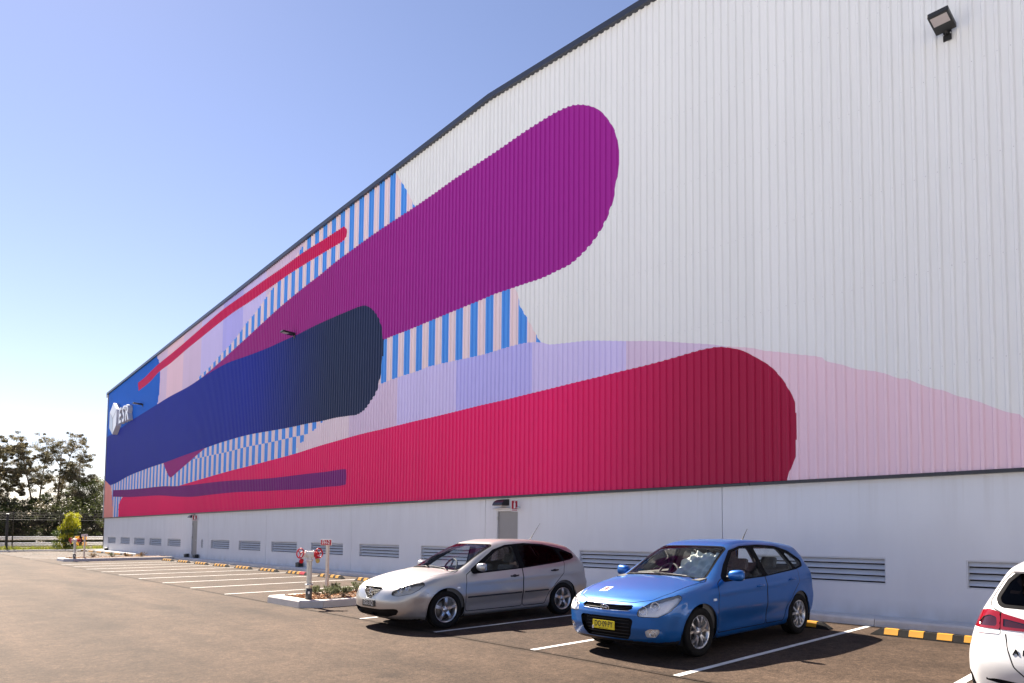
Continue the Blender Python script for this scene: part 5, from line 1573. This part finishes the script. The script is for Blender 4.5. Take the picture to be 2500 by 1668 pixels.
Wc['cuts'] = std_cuts(Wc, KW) + [
    (frontv([(p[0], p[1]) for p in TL], .035), lambda V, N: (V[:, 0] > 3.95) & (N[:, 2] < .85), 'taillight', ['body', 'tailgate', 'gap']),
    (frontv([(.620, .845), (.625, .915), (.68, .93), (.73, .91), (.765, .86), (.755, .840)], .02), lambda V, N: V[:, 0] > 3.9, 'tail_core', ['taillight']),
    (frontv([(.34, .845), (.34, .868), (.575, .91), (.575, .845)], .006), lambda V, N: V[:, 0] > 3.9, 'tail_dark', ['taillight']),
    (frontv([(.30, .795), (.30, .824), (.96, .820), (.96, .772), (.60, .788)], .006), lambda V, N: V[:, 0] > 3.9, 'tail_clear', ['taillight', 'tail_core']),
    (frontv([(.592, .70), (.592, .99), (.604, .99), (.604, .70)], .002), lambda V, N: V[:, 0] > 3.9, 'tail_gap', ['taillight', 'tail_dark', 'tail_clear']),
    (quarter([(-9, 0), (-9, .01), (-8.9, .01)], .001), REAR, 'unused'),
    (side([(4.17, .27), (4.14, .44), (4.20, .475), (4.245, .44), (4.255, .27)], .02), lambda V, N: (N[:, 1] > .25) & (V[:, 0] > 3.9), 'vent', ['body']),
    (frontv([(.32, .405), (.36, .425), (.60, .440), (.72, .432), (.70, .418), (.60, .405)], .008), REAR, 'slot', ['body']),
    (frontv([(-.3, .20), (-.3, .27), (.58, .27), (.66, .20)], .02), REAR, 'diffuser', ['body']),
]
Wc['parts'] = std_parts(Wc, KW) + [('tail_light', ['taillight'], M['lamp_red'], 'LR', -0.004, True), ('tail_light_core', ['tail_core'], M['lamp_dark'], 'LR', 0.004, True),
    ('tail_light_core', ['tail_dark'], M['lamp_dark'], 'LR', 0.002, True), ('reversing_strip', ['tail_clear'], M['lamp_bowl'], 'LR', 0.0, False), ('panel_gaps', ['tail_gap'], M['gap'], 'LR', .002, False),
    ('bumper_vent', ['vent'], M['grille_mesh'], 'LR', 0.02, True), ('bumper_slot', ['slot'], M['grille_mesh'], 'LR', 0.012, True), ('diffuser', ['diffuser'], M['black_plastic'], 'both', 0.01, True)]
Wc['cabin'] = dict(dash=1.2, dash_z=0.96)
def white_extras(root, F, sh):
    for s in (1, -1):
        make_mirror(root, (1.56, s * (surf_y(F, 1.56, .98) - .03), 1.0), s, M['white_car'])
        handle(root, F, 2.33, .82, M['white_car'], s); handle(root, F, 3.32, .86, M['white_car'], s)
    me = text_mesh('A 180', 0.062, 0.004, bold=0.0015)
    for v in me.vertices: v.co = Vector((v.co.z, v.co.x, v.co.y))
    us = np.linspace(4.6, 4.0, 600)
    def tail_u(y, z):
        f = F(np.stack([us, np.full(600, y), np.full(600, z)], -1)); return us[np.argmax(f < 0)]
    obj('model_badge', me, M['dark_trim'], root, (tail_u(-.42, .665) + .004, -.42, .665), (0, rad(-8), rad(-8)))
    MB().prism([(3.93, 1.335), (4.16, 1.285), (4.15, 1.27), (3.93, 1.30)], 'y', -.52, .52).build('roof_spoiler', M['white_car'], root)
Wc['extras'] = white_extras
Wc['loc'] = (-0.72, -5.86 + 4.42 * .97, 0.006); Wc['rz'] = rad(-90); Wc['scale'] = (.97, .97, .955)
build_car(Wc, 'parked_car', 'white hatchback with a red tail light, its tail cut by the right edge')

# ------------------------------------------------------------------ wheel stops
M['stop_rubber'] = mat('wheel stop rubber', (0.014, 0.013, 0.013), 0.8, spec=0.2, var=0.3, vscale=10, bump=0.2, bscale=60)
M['stop_yellow'] = mat('wheel stop yellow', (0.52, 0.25, 0.010), 0.6, var=0.10, vscale=9)
M['stop_red'] = mat('wheel stop red', srgb(176, 14, 30), 0.5, var=0.10)
def stop_mesh(L_):
    mb = MB(); a, w, h, e = L_ / 2, 0.078, 0.105, 0.15
    v = [(-a, -w, 0), (a, -w, 0), (a, w, 0), (-a, w, 0), (-a + e, -w + .045, h), (a - e, -w + .045, h), (a - e, w - .045, h), (-a + e, w - .045, h),
         (-a + .02, -w + .006, .018), (a - .02, -w + .006, .018), (a - .02, w - .006, .018), (-a + .02, w - .006, .018)]
    mb.add(v, [(0, 1, 9, 8), (1, 2, 10, 9), (2, 3, 11, 10), (3, 0, 8, 11), (8, 9, 5, 4), (9, 10, 6, 5), (10, 11, 7, 6), (11, 8, 4, 7), (4, 5, 6, 7), (3, 2, 1, 0)])
    return mb
def patch_mesh():
    mb = MB(); w, h = 0.078, 0.105; q = 0.10
    def S(t, o): # point up the sloped face
        return (-w + .006 - .000 + (.039) * t - o * .9, .018 + (h - .018) * t + o * .42)
    y0, z0 = S(0.06, .003); y1, z1 = S(1.0, .003)
    mb.add([(-q, y0, z0), (q, y0, z0), (q, y1, z1 + .001), (-q, y1, z1 + .001), (q, .033, h + .003), (-q, .033, h + .003)], [(0, 1, 2, 3), (3, 2, 4, 5)])
    mb.add([(-q, -y0, z0), (q, -y0, z0), (q, .033, h + .003), (-q, .033, h + .003)], [(0, 1, 2, 3)])
    return mb
STOPS = [(-3.13, -1.31, 'yellow and black wheel stop in the empty bay left of the white car'),
         (-5.47, -1.31, 'yellow and black wheel stop behind the blue car'),
         (-7.75, -1.31, 'yellow and black wheel stop in the bay between the silver and blue cars'),
         (-10.0, -1.31, 'yellow and black wheel stop behind the silver car')]
ordn = ['first', 'second', 'third', 'fourth', 'fifth', 'sixth', 'seventh', 'eighth', 'ninth']
for i in range(9):
    STOPS.append((-19.1 - 2.57 * i, -1.31, '%s yellow and black wheel stop beyond the FH-2 post, counting along the wall' % ordn[i]))
for i in range(7):
    STOPS.append((-47.0 - 2.57 * i, -0.85, '%s wheel stop beyond the far island, counting towards the far corner' % ordn[i]))
s_me = None
for i, (x, y, lab) in enumerate(STOPS):
    t = empty('wheel_stop', (x, y, 0.006), 0, lab, 'wheel stop', 'wheel stops in the bays')
    if s_me is None:
        s_me = stop_mesh(1.72).build('rubber_bar', M['stop_rubber'], t).data; p_me = None
    else: obj('rubber_bar', s_me, None, t)
    for k, px in enumerate((-0.55, -0.20, 0.18, 0.53)):
        red = (i == 6 and k == 3)
        if p_me is None: p_me = patch_mesh().build('yellow_patch', M['stop_yellow'], t, (px, 0, 0)).data
        elif red:
            o = patch_mesh(); b = o.build('red_patch', M['stop_red'], t, (px - .03, 0, 0)); b.scale = (1.9, 1.02, 1.02)
            b['label'] = 'red painted end of the stop'
        else: obj('yellow_patch', p_me, None, t, (px, 0, 0))

# ------------------------------------------------------------------ hydrants and posts
M['hyd_pipe'] = mat('hydrant pipe', (0.60, 0.60, 0.58), 0.32, 0.6, var=0.10, vscale=10)
M['hyd_white'] = mat('hydrant white enamel', srgb(226, 224, 216), 0.35, var=0.06)
M['hyd_grey'] = mat('hydrant sleeve', (0.055, 0.058, 0.062), 0.6, var=0.15)
M['hyd_red'] = mat('hydrant red', srgb(198, 16, 40), 0.38, var=0.08)
M['brass'] = mat('brass', (0.62, 0.48, 0.16), 0.4, 0.6, var=0.15)
def hydrant(loc, rz, label):
    t = empty('fire_hydrant', loc, rz, label, 'fire hydrant', 'twin-outlet fire hydrants')
    MB().lathe([(0.0, 0.0), (0.078, 0.0), (0.078, 0.235), (0.0, 0.235)], 24, 'z').build('base_sleeve', M['hyd_grey'], t)
    MB().box(-0.022, 0.022, -0.082, -0.0785, 0.125, 0.175).build('tag', M['sign_white'], t)
    MB().lathe([(0.0, 0.235), (0.076, 0.235), (0.076, 0.30), (0.098, 0.302), (0.098, 0.325), (0.070, 0.327), (0.0, 0.327)], 24, 'z').build('lower_flange', M['hyd_pipe'], t)
    for k in range(6):
        a = math.pi / 3 * k
        MB().lathe([(0, .325), (.011, .325), (.011, .340), (0, .342)], 6, 'z', 0, Matrix.Translation((.084 * math.cos(a), .084 * math.sin(a), 0)), False).build('flange_bolt', M['steel'], t)
    MB().lathe([(0.062, 0.30), (0.062, 0.80), (0.066, 0.82)], 24, 'z').build('riser', M['hyd_pipe'], t)
    MB().lathe([(0.0, 0.805), (0.085, 0.807), (0.085, 0.835), (0.066, 0.85), (0.06, 0.87)], 24, 'z').build('upper_flange', M['hyd_white'], t)
    # tee head, running along local x
    hd = MB()
    hd.tube([(0, 0, .84), (0, 0, .93)], 0.060, 16)
    hd.tube([(-.09, 0, .945), (-.07, 0, .945), (.07, 0, .945), (.09, 0, .945)], [.064, .070, .070, .064], 20)
    for s in (-1, 1): hd.tube([(s * .078, 0, .945), (s * .098, 0, .945)], 0.086, 20)
    hd.build('tee_head', M['hyd_white'], t)
    for k in range(3):
        a = 2 * math.pi * k / 3
        MB().lathe([(0, .99), (.010, .99), (.010, 1.02), (0, 1.022)], 6, 'z', 0, Matrix.Translation((.06 * math.cos(a), .03 * math.sin(a), 0)), False).build('head_bolt', M['steel'], t)
    for s in (-1, 1):
        v = empty('valve', (s * .135, 0, .945), 0, parent=t)
        b = MB(); b.tube([(-s * .07, 0, 0), (0, 0, 0), (s * .05, 0, 0)], [.05, .056, .05], 16)
        b.tube([(0, 0, 0), (s * .03, -.05, -.07), (s * .045, -.085, -.115)], [.042, .040, .040], 14)      # angled outlet
        b.tube([(0, 0, 0), (s * .07, -.03, .03)], [.040, .030], 12)
        b.build('valve_body', M['hyd_red'] if s > 0 else M['hyd_white'], v)
        hw = MB(); c0 = Vector((s * .085, -.045, .025)); ax = Vector((s * .55, -.80, .20)).normalized()
        q = ax.to_track_quat('Z', 'Y').to_matrix().to_4x4(); Q = Matrix.Translation(c0) @ q
        R_ = 0.098
        hw.tube([tuple(Q @ Vector((R_ * math.cos(a), R_ * math.sin(a), 0))) for a in np.linspace(0, 2 * math.pi, 26, endpoint=False)], .015, 8, closed=True)
        for k in range(3):
            a = 2 * math.pi * k / 3 + .4
            hw.tube([tuple(Q @ Vector((0, 0, -.01))), tuple(Q @ Vector((R_ * math.cos(a), R_ * math.sin(a), 0)))], .012, 6)
        hw.tube([tuple(Q @ Vector((0, 0, -.06))), tuple(Q @ Vector((0, 0, .015)))], .014, 8)
        hw.build('handwheel', M['hyd_red'], v)
        cp = MB(); d = Vector((s * .35, -.72, -.60)).normalized(); o0 = Vector((s * .045, -.085, -.115))
        cp.tube([o0, o0 + d * .012, o0 + d * .05], [.046, .050, .050], 16)
        cp.build('outlet_cap', M['hyd_red'] if s < 0 else M['brass'], v)
    for c in t.children:
        pass
    t.scale = (.80, .80, .97)
    return t
hydrant((-13.73, -5.55, 0.145), rad(66), 'silver pillar fire hydrant with red handwheels on the near island')
hydrant((-42.15, -4.72, 0.145), rad(75), 'small far fire hydrant with red handwheels on the far island')

M['post_paint'] = mat('pale sign post', srgb(206, 200, 190), 0.5, 0.1, var=0.08)
def sign_post(loc, h, rz, txt, label):
    t = empty('sign_post', loc, rz, label, 'sign post', 'hydrant marker posts')
    MB().bbox(-0.028, 0.028, -0.028, 0.028, -0.02, h, 0.004).build('post', M['post_paint'], t)
    MB().bbox(-0.175, 0.155, -0.040, -0.030, h - 0.105, h + 0.025, 0.003).build('plate', M['sign_white'], t)
    if not txt: return t
    MB().box(-0.165, 0.145, -0.0425, -0.0405, h - 0.098, h + 0.018).build('red_field', M['sign_red'], t)
    me = text_mesh(txt, 0.125, 0.001, bold=0.001, xs=.92)
    for v in me.vertices: v.co = Vector((v.co.x - .01, -0.0445 - v.co.z, v.co.y + h - 0.04))
    obj('lettering', me, M['sign_white'], t)
    return t
sign_post((-14.66, -4.74, 0.14), 1.185, rad(18), 'FH-2', 'pale post with a red FH-2 sign on the near island')
sign_post((-42.45, -4.28, 0.14), 1.20, rad(-62), None, 'pale hydrant marker post on the far island beside the far hydrant')

# ------------------------------------------------------------------ boundary: fence, guard rail, hazard boards
M['fence_black'] = mat('black fence steel', (0.012, 0.012, 0.013), 0.5, var=0.2)
f = empty('boundary_fence', (-66.2, 0, 0.05), 0, 'tall black post and wire fence along the far end of the car park', 'fence')
py = [-4.5 - 2.9 * k for k in range(9)] + [1.05, 3.95, 6.85, -1.72]
for y in sorted(py):
    MB().tube([(0, y, 0), (0, y, 2.62), (.22, y, 2.85)], [0.036, 0.036, 0.03], 8).build('post', M['fence_black'], f)
for z in (0.06, 2.30):
    MB().tube([(0, -28, z), (0, 8, z)], 0.020, 6).build('rail', M['fence_black'], f)
for z, dx in ((2.48, 0.0), (2.62, .02), (2.72, .11), (2.83, .20)):
    MB().tube([(dx, -28, z), (dx, 8, z)], 0.009, 5).build('wire', M['fence_black'], f)
# chain mesh: crossed wires
ch = MB(); s_ = 0.45
y = -28.0
while y < 8:
    for sg in (1, -1):
        y1 = y + sg * 2.24
        if -28 <= y1 <= 8: ch.tube([(0, y, .06), (0, y1, 2.30)], 0.0035, 3, 0, False)
    y += s_ / 2
o = ch.build('chain_mesh', M['fence_black'], f); o['kind'] = 'stuff'
g = empty('gate_post', (-65.9, -4.86, 0.0), 0, 'thick black gate post at the far left of the car park', 'post')
MB().bbox(-.075, .075, -.075, .075, 0, 2.74, .01).build('shaft', M['fence_black'], g)
MB().bbox(-.09, .09, -.09, .09, 2.74, 2.79, .01).build('cap', M['steel'], g)

M['rail_steel'] = mat('guard rail zinc', (0.62, 0.62, 0.62), 0.45, 0.5, var=0.1, vscale=8)
r = empty('guard_rail', (-72.0, 0, 0.0), 0, 'pale double guard rail along the road behind the fence', 'guard rail')
wprof = [(0.0, 0.0), (0.035, 0.03), (0.04, 0.08), (0.0, 0.11), (-0.01, 0.155), (0.0, 0.20), (0.04, 0.23), (0.035, 0.28), (0.0, 0.31), (-.012, .31), (-.022, .155), (-.012, 0.0)]
for zb in (0.26, 0.76):
    for ya, yb_ in ((-32, .40), (.66, 14)):
        MB().prism([(p[0], p[1] + zb) for p in wprof], 'y', ya, yb_).build('beam', M['rail_steel'], r)
y = -31.0
while y < 14:
    MB().box(-.10, -.03, y, y + .10, 0.0, 1.10).build('post', M['rail_steel'], r); y += 2.6
M['hazard_yellow'] = mat('hazard yellow', srgb(240, 170, 10), 0.45, var=0.06)
for k, (yy, lab) in enumerate(((0.30, 'left yellow hazard marker at the gap in the guard rail'), (0.80, 'right yellow hazard marker at the gap in the guard rail'))):
    t = empty('hazard_marker', (-71.85, yy, 0.0), 0, lab, 'hazard marker', 'yellow hazard markers')
    MB().bbox(-.03, .03, -.04, .04, 0, 1.12, .005).build('stake', M['rail_steel'], t)
    for zz in (.26, .76): MB().bbox(.035, .06, -.13, .13, zz, zz + .33, .006).build('yellow_panel', M['hazard_yellow'], t)

# ------------------------------------------------------------------ plants
def leaf_mat(name, col, var=0.35, vscale=3.0, trans=0.45, rough=0.5):
    m = bpy.data.materials.new(name); m.use_nodes = True
    nt = m.node_tree; N = nt.nodes; L = nt.links
    b = N['Principled BSDF']; out = N['Material Output']
    tc = N.new('ShaderNodeTexCoord'); nz = N.new('ShaderNodeTexNoise'); nz.inputs['Scale'].default_value = vscale; nz.inputs['Detail'].default_value = 5
    L.new(tc.outputs['Object'], nz.inputs['Vector'])
    mr = N.new('ShaderNodeMapRange'); mr.inputs['From Min'].default_value = .3; mr.inputs['From Max'].default_value = .7
    mr.inputs['To Min'].default_value = 1 - var; mr.inputs['To Max'].default_value = 1 + var; L.new(nz.outputs['Fac'], mr.inputs['Value'])
    vm = N.new('ShaderNodeVectorMath'); vm.operation = 'SCALE'; vm.inputs[0].default_value = col[:3]; L.new(mr.outputs['Result'], vm.inputs['Scale'])
    L.new(vm.outputs['Vector'], b.inputs['Base Color']); b.inputs['Roughness'].default_value = rough
    tl = N.new('ShaderNodeBsdfTranslucent'); L.new(vm.outputs['Vector'], tl.inputs['Color'])
    mx = N.new('ShaderNodeMixShader'); mx.inputs['Fac'].default_value = trans
    L.new(b.outputs[0], mx.inputs[1]); L.new(tl.outputs[0], mx.inputs[2]); L.new(mx.outputs[0], out.inputs['Surface'])
    return m
M['gum_leaf'] = leaf_mat('gum leaf', (0.125, 0.115, 0.060), vscale=0.5)
M['gum_leaf_b'] = leaf_mat('gum leaf olive', (0.15, 0.125, 0.065), vscale=0.5)
M['bush_leaf'] = leaf_mat('bush leaf', (0.085, 0.108, 0.026), vscale=0.7)
M['bush_leaf_b'] = leaf_mat('bright bush leaf', (0.15, 0.175, 0.03), vscale=0.7)
M['scrub_leaf'] = leaf_mat('dark scrub leaf', (0.085, 0.072, 0.042), vscale=0.6)
M['under_leaf'] = leaf_mat('undergrowth leaf', (0.042, 0.050, 0.018), vscale=0.5)
M['lime_leaf'] = leaf_mat('lime leaf', (0.32, 0.32, 0.012), vscale=2.0, trans=0.5)
M['lime_leaf_low'] = leaf_mat('deep green leaf', (0.045, 0.075, 0.014), vscale=2.0)
M['cover_leaf'] = leaf_mat('ground cover leaf', (0.24, 0.25, 0.03), vscale=1.2, trans=0.4)
M['grey_leaf'] = leaf_mat('grey green needles', (0.13, 0.15, 0.075), vscale=6)
M['dry_leaf'] = leaf_mat('dry tuft', (0.20, 0.13, 0.06), vscale=6)
M['bark_pale'] = mat('gum bark', (0.20, 0.15, 0.11), 0.85, var=0.35, vscale=2.0, bump=0.3, bscale=12, streak=(3, 3, .5))

def leaves_np(centres, rad_, n_per, size, rng, asp=2.2, droop=0.4):
    """leaf quads scattered in soft clumps; returns verts, faces"""
    c = np.repeat(centres, n_per, axis=0)
    r = np.repeat(rad_, n_per)[:, None]
    d = rng.normal(size=c.shape); d /= np.linalg.norm(d, axis=1)[:, None]
    p = c + d * r * (rng.random((len(c), 1)) ** 0.5) * np.array([1, 1, .75])
    a = rng.normal(size=c.shape); a[:, 2] -= droop; a /= np.linalg.norm(a, axis=1)[:, None]
    b = np.cross(a, rng.normal(size=c.shape)); b /= np.linalg.norm(b, axis=1)[:, None]
    s = size * rng.uniform(.6, 1.3, (len(c), 1))
    A, B = a * s * asp / 2, b * s / 2
    V = np.stack([p - A, p + B * .9, p + A, p - B * .9], 1).reshape(-1, 3)
    F = np.arange(len(V)).reshape(-1, 4)
    return V, F
def np_mesh(name, V, F, mi, mats, parent):
    me = bpy.data.meshes.new(name)
    me.vertices.add(len(V)); me.vertices.foreach_set('co', V.astype(np.float32).ravel())
    k = F.shape[1]
    me.loops.add(F.size); me.loops.foreach_set('vertex_index', F.astype(np.int32).ravel())
    me.polygons.add(len(F)); me.polygons.foreach_set('loop_start', (np.arange(len(F)) * k).astype(np.int32)); me.polygons.foreach_set('loop_total', np.full(len(F), k, np.int32))
    for m in mats: me.materials.append(m)
    me.polygons.foreach_set('material_index', mi.astype(np.int32))
    me.update(calc_edges=True)
    o = bpy.data.objects.new(name, me); link(o, parent); return o

def gum_tree(loc, H, crown, seed, label, mats, n_br=7, lean=0.0, clumps=70, leaf=0.16, per=60, base_h=0.40, stems=1, name='gum_tree'):
    """crown = (radius_x, radius_y) ; branches rise to clumps"""
    rng = np.random.default_rng(seed)
    t = empty(name, loc, 0, label, 'tree', 'trees beyond the fence')
    tr = MB(); cl = []; rads = []
    for s in range(stems):
        off = rng.normal(size=2) * 0.25 * (stems > 1)
        ln = rng.normal(size=2) * 0.06 + np.array([lean, lean * .3])
        if stems > 1: ln += (np.array([math.cos(2.4 * s), math.sin(2.4 * s)]) * 0.13)
        pts = []
        hs = H * rng.uniform(.86, .97)
        for i in range(9):
            q = i / 8
            pts.append(Vector((off[0] + ln[0] * hs * q ** 1.3 + .12 * math.sin(3 * q + s), off[1] + ln[1] * hs * q ** 1.3 + .10 * math.sin(4 * q + 2 * s), hs * .93 * q)))
        r0 = H * 0.016 / math.sqrt(stems)
        tr.tube(pts, [r0 * (1 - .82 * i / 8) for i in range(9)], 8)
        for b in range(n_br):
            q = base_h + (1 - base_h) * (b + rng.random()) / n_br
            i = min(7, int(q * 8)); p0 = pts[i].lerp(pts[i + 1], q * 8 - i)
            an = rng.random() * 6.28 if True else 0
            ext = (0.35 + 0.65 * math.sin(math.pi * min(1, (q - base_h) / (1 - base_h) * .85 + .15)))
            L_ = ext * rng.uniform(.65, 1.0)
            e = Vector((p0.x + math.cos(an) * crown[0] * L_, p0.y + math.sin(an) * crown[1] * L_, min(H * .98, p0.z + H * rng.uniform(.04, .16))))
            m_ = p0.lerp(e, .5) + Vector((0, 0, H * .025))
            tr.tube([p0, m_, e], [r0 * .42 * (1 - .5 * q), r0 * .28 * (1 - .5 * q), r0 * .08], 5)
            nb = max(4, int(clumps * 2.8 / (n_br * stems)))
            for k in range(nb):
                f = rng.uniform(.35, 1.12)
                c = p0.lerp(e, f) + Vector(rng.normal(size=3) * np.array([crown[0], crown[1], H * .13]) * .22)
                cl.append(c); rads.append(rng.uniform(.35, 1.0) * H * .032)
                tr.tube([p0.lerp(e, min(f, .95)), c], [r0 * .10, r0 * .04], 4, 0, False)
    tr.build('trunk', M['bark_pale'], t)
    V, F = leaves_np(np.array([tuple(c) for c in cl]), np.array(rads) * 1.2, int(per * 2.2), leaf * .40, rng)
    mi = np.repeat(rng.integers(0, len(mats), len(cl)), int(per * 2.2))
    np_mesh('crown', V, F, mi, mats, t)
    return t

def bush(loc, rx, ry, H, seed, label, mats, n=110, per=70, leaf=0.13, name='bushy_tree', cat='tree', group='trees beyond the fence', top_mat=None, low=0.0):
    rng = np.random.default_rng(seed)
    t = empty(name, loc, 0, label, cat, group)
    cl = []; rads = []; mi = []
    tr = MB()
    lob = [(rng.uniform(-.55, .55), rng.uniform(-.55, .55), rng.uniform(.55, 1.0), rng.uniform(.35, .6)) for _ in range(7)]
    while len(cl) < n:
        lx, ly, lz, lr = lob[rng.integers(len(lob))]
        d = rng.normal(size=3); d /= np.linalg.norm(d)
        c = np.array([lx * rx, ly * ry, lz * H * .72]) + d * np.array([rx * lr, ry * lr, H * .28]) * rng.uniform(.6, 1.0)
        if rng.random() < .35: c = np.array([rng.uniform(-.8, .8) * rx, rng.uniform(-.8, .8) * ry, rng.uniform(low, .5) * H])
        if c[2] < 0.1 or c[2] > H: continue
        cl.append(c); rads.append(rng.uniform(.6, 1.2) * H * .085)
        k = rng.integers(len(mats))
        if top_mat is not None and (c[2] / H + rng.normal() * .12) > .62: k = top_mat
        mi.append(k)
    cl = np.array(cl)
    for k in range(6):
        a = 6.28 * k / 6 + rng.random()
        e = Vector((math.cos(a) * rx * .5, math.sin(a) * ry * .5, H * .7))
        tr.tube([(0, 0, 0), e * .45 + Vector((0, 0, .1)), e], [H * .016, H * .011, H * .004], 6)
    tr.build('trunk', M['bark_pale'], t)
    V, F = leaves_np(cl, np.array(rads) * 1.15, per * 2, leaf * .50, rng, 1.7, .1)
    np_mesh('crown', V, F, np.repeat(np.array(mi), per * 2), mats, t)
    return t

G2 = [M['gum_leaf'], M['gum_leaf_b']]
gum_tree((-92, -3.6, 0), 11.6, (3.0, 3.2), 11, 'dense dark gum tree at the left edge beyond the fence', G2, 8, 0.0, 130, .17, 85, .45, 3)
gum_tree((-94, 0.2, 0), 12.1, (2.2, 2.0), 23, 'tall open gum tree with a dark crown, second from the left', G2, 7, .0, 60, .16, 42, .50, 2)
gum_tree((-95, 2.0, 0), 12.9, (2.0, 2.4), 37, 'tallest slender gum tree with sky showing through its crown', G2, 8, 0.01, 75, .16, 40, .42, 2)
gum_tree((-93, 3.4, 0), 10.6, (1.6, 2.0), 41, 'leaning thin gum tree at the right of the tall gums', G2, 6, 0.03, 45, .16, 42, .50, 1)
BB = [M['bush_leaf'], M['bush_leaf_b'], M['scrub_leaf']]
bush((-90, 3.8, 0), 3.2, 2.4, 7.4, 51, 'rounded brown green tree right of the tall gums', BB, 190, 110, .15)
bush((-92, 6.6, 0), 3.0, 2.4, 7.7, 52, 'leafy green tree just left of the building corner', BB, 180, 110, .15)
bush((-90, 9.6, 0), 3.0, 2.6, 8.4, 53, 'green tree partly hidden by the building corner', BB, 160, 110, .15)
bush((-88, 0.6, 0), 2.6, 2.4, 5.6, 54, 'dark bushy tree below the tall gums', [M['scrub_leaf'], M['bush_leaf']], 160, 110, .15)
bush((-88, -3.0, 0), 2.6, 2.8, 5.2, 55, 'dark bushy tree under the dense gum at the left edge', [M['scrub_leaf'], M['scrub_leaf'], M['bush_leaf']], 160, 110, .15)
bush((-96, -7.5, 0), 4.0, 3.4, 8.8, 56, 'large dark tree outside the left edge of the car park', [M['scrub_leaf'], M['bush_leaf']], 130, 80, .17)
bush((-84, 4.6, 0), 2.4, 2.2, 4.2, 57, 'low dark shrub behind the hazard markers', [M['scrub_leaf'], M['bush_leaf']], 100, 70, .14, low=.0)
# scrub mass under the trees
rng = np.random.default_rng(77)
n = 1500
cen = np.stack([rng.uniform(-97, -82, n), rng.uniform(-24, 16, n), rng.uniform(0, 1, n) ** 1.3 * 4.6 + .1], 1)
V, F = leaves_np(cen, rng.uniform(.5, 1.1, n), 80, .10, rng, 1.8, .1)
o = np_mesh('undergrowth', V, F, np.repeat((rng.random(n) > .2).astype(int), 80), [M['scrub_leaf'], M['under_leaf']], None)
tag(o, 'dark undergrowth beneath the trees beyond the guard rail', 'undergrowth', kind='stuff')

bush((-65.35, -1.55, .05), .85, .80, 3.15, 61, 'lime green leafy shrub in front of the far fence', [M['lime_leaf_low'], M['lime_leaf_low'], M['lime_leaf']], 120, 60, .105, 'leafy_shrub', 'shrub', None, 2, .05)
# ground cover
rng = np.random.default_rng(5)
n = 5200
px = rng.uniform(-66.6, -64.9, n); py_ = rng.uniform(-16, 3.0, n)
hgt = rng.uniform(.12, .42, n)
a = rng.uniform(0, 6.28, n); w = .035
b0 = np.stack([px - w * np.cos(a), py_ - w * np.sin(a), np.full(n, .05)], 1); b1 = np.stack([px + w * np.cos(a), py_ + w * np.sin(a), np.full(n, .05)], 1)
tp = np.stack([px + rng.normal(size=n) * .12, py_ + rng.normal(size=n) * .12, .05 + hgt], 1)
V = np.stack([b0, b1, tp], 1).reshape(-1, 3)
o = np_mesh('ground_cover', V, np.arange(len(V)).reshape(-1, 3), rng.integers(0, 2, n), [M['cover_leaf'], M['bush_leaf_b']], None)
tag(o, 'yellow green ground cover along the foot of the far fence', 'ground cover', kind='stuff')

def tuft(loc, r, h, seed, label, m, n=240):
    """low spiky native shrub: fine needles on short stems"""
    rng = np.random.default_rng(seed)
    t = empty('low_shrub', loc, 0, label, 'shrub', 'low shrubs on the islands')
    st = MB(); ends = []
    for k in range(14):
        a = rng.random() * 6.28; q = rng.random() ** .6
        e = Vector((math.cos(a) * r * q, math.sin(a) * r * q, h * (1 - .45 * q * q) * rng.uniform(.75, 1)))
        st.tube([(0, 0, 0), e * .5 + Vector((0, 0, h * .12)), e], [.008, .006, .003], 4, 0, False); ends.append(e)
    st.build('stems', M['bark_pale'], t)
    E_ = np.array([tuple(e) for e in ends])
    j = rng.integers(0, 14, n * 6); f = rng.uniform(.35, 1.05, (n * 6, 1))
    p = E_[j] * f + np.array([0, 0, 1]) * h * .10 * (f * (1 - f) * 4)
    d = rng.normal(size=p.shape) + E_[j] / np.linalg.norm(E_[j], axis=1)[:, None] * 1.1; d /= np.linalg.norm(d, axis=1)[:, None]
    L_ = rng.uniform(.03, .075, (n * 6, 1)); s = np.cross(d, rng.normal(size=p.shape)); s /= np.linalg.norm(s, axis=1)[:, None]
    V = np.stack([p - s * .004, p + s * .004, p + d * L_], 1).reshape(-1, 3)
    np_mesh('foliage', V, np.arange(len(V)).reshape(-1, 3), np.zeros(len(V) // 3, int), [m], t)
    return t
for k, (x, y, r, h, lab) in enumerate(((-14.36, -5.12, .22, .22, 'small grey green shrub just left of the near hydrant base'), (-13.68, -5.18, .25, .26, 'grey green shrub at the front right corner of the near island'),
        (-14.30, -4.72, .24, .25, 'grey green shrub right of the FH-2 post base'), (-13.68, -4.84, .25, .25, 'grey green shrub along the right kerb of the near island'), (-14.15, -4.30, .28, .30, 'largest grey green shrub next to the silver car nose'))):
    tuft((x, y, .16), r, h, 90 + k, lab, M['grey_leaf'])
for k, (x, y, lab) in enumerate(((-42.6, -3.9, 'dry brown tuft right of the far marker post'), (-42.7, -3.05, 'second dry tuft on the far island'), (-42.9, -2.4, 'smallest dry tuft on the far island'), (-42.6, -1.75, 'dry tuft on the far island nearest the wall'))):
    tuft((x, y, .15), .30, .26 - .04 * (k == 2), 120 + k, lab, M['dry_leaf'] if k != 1 else M['grey_leaf'], 120)
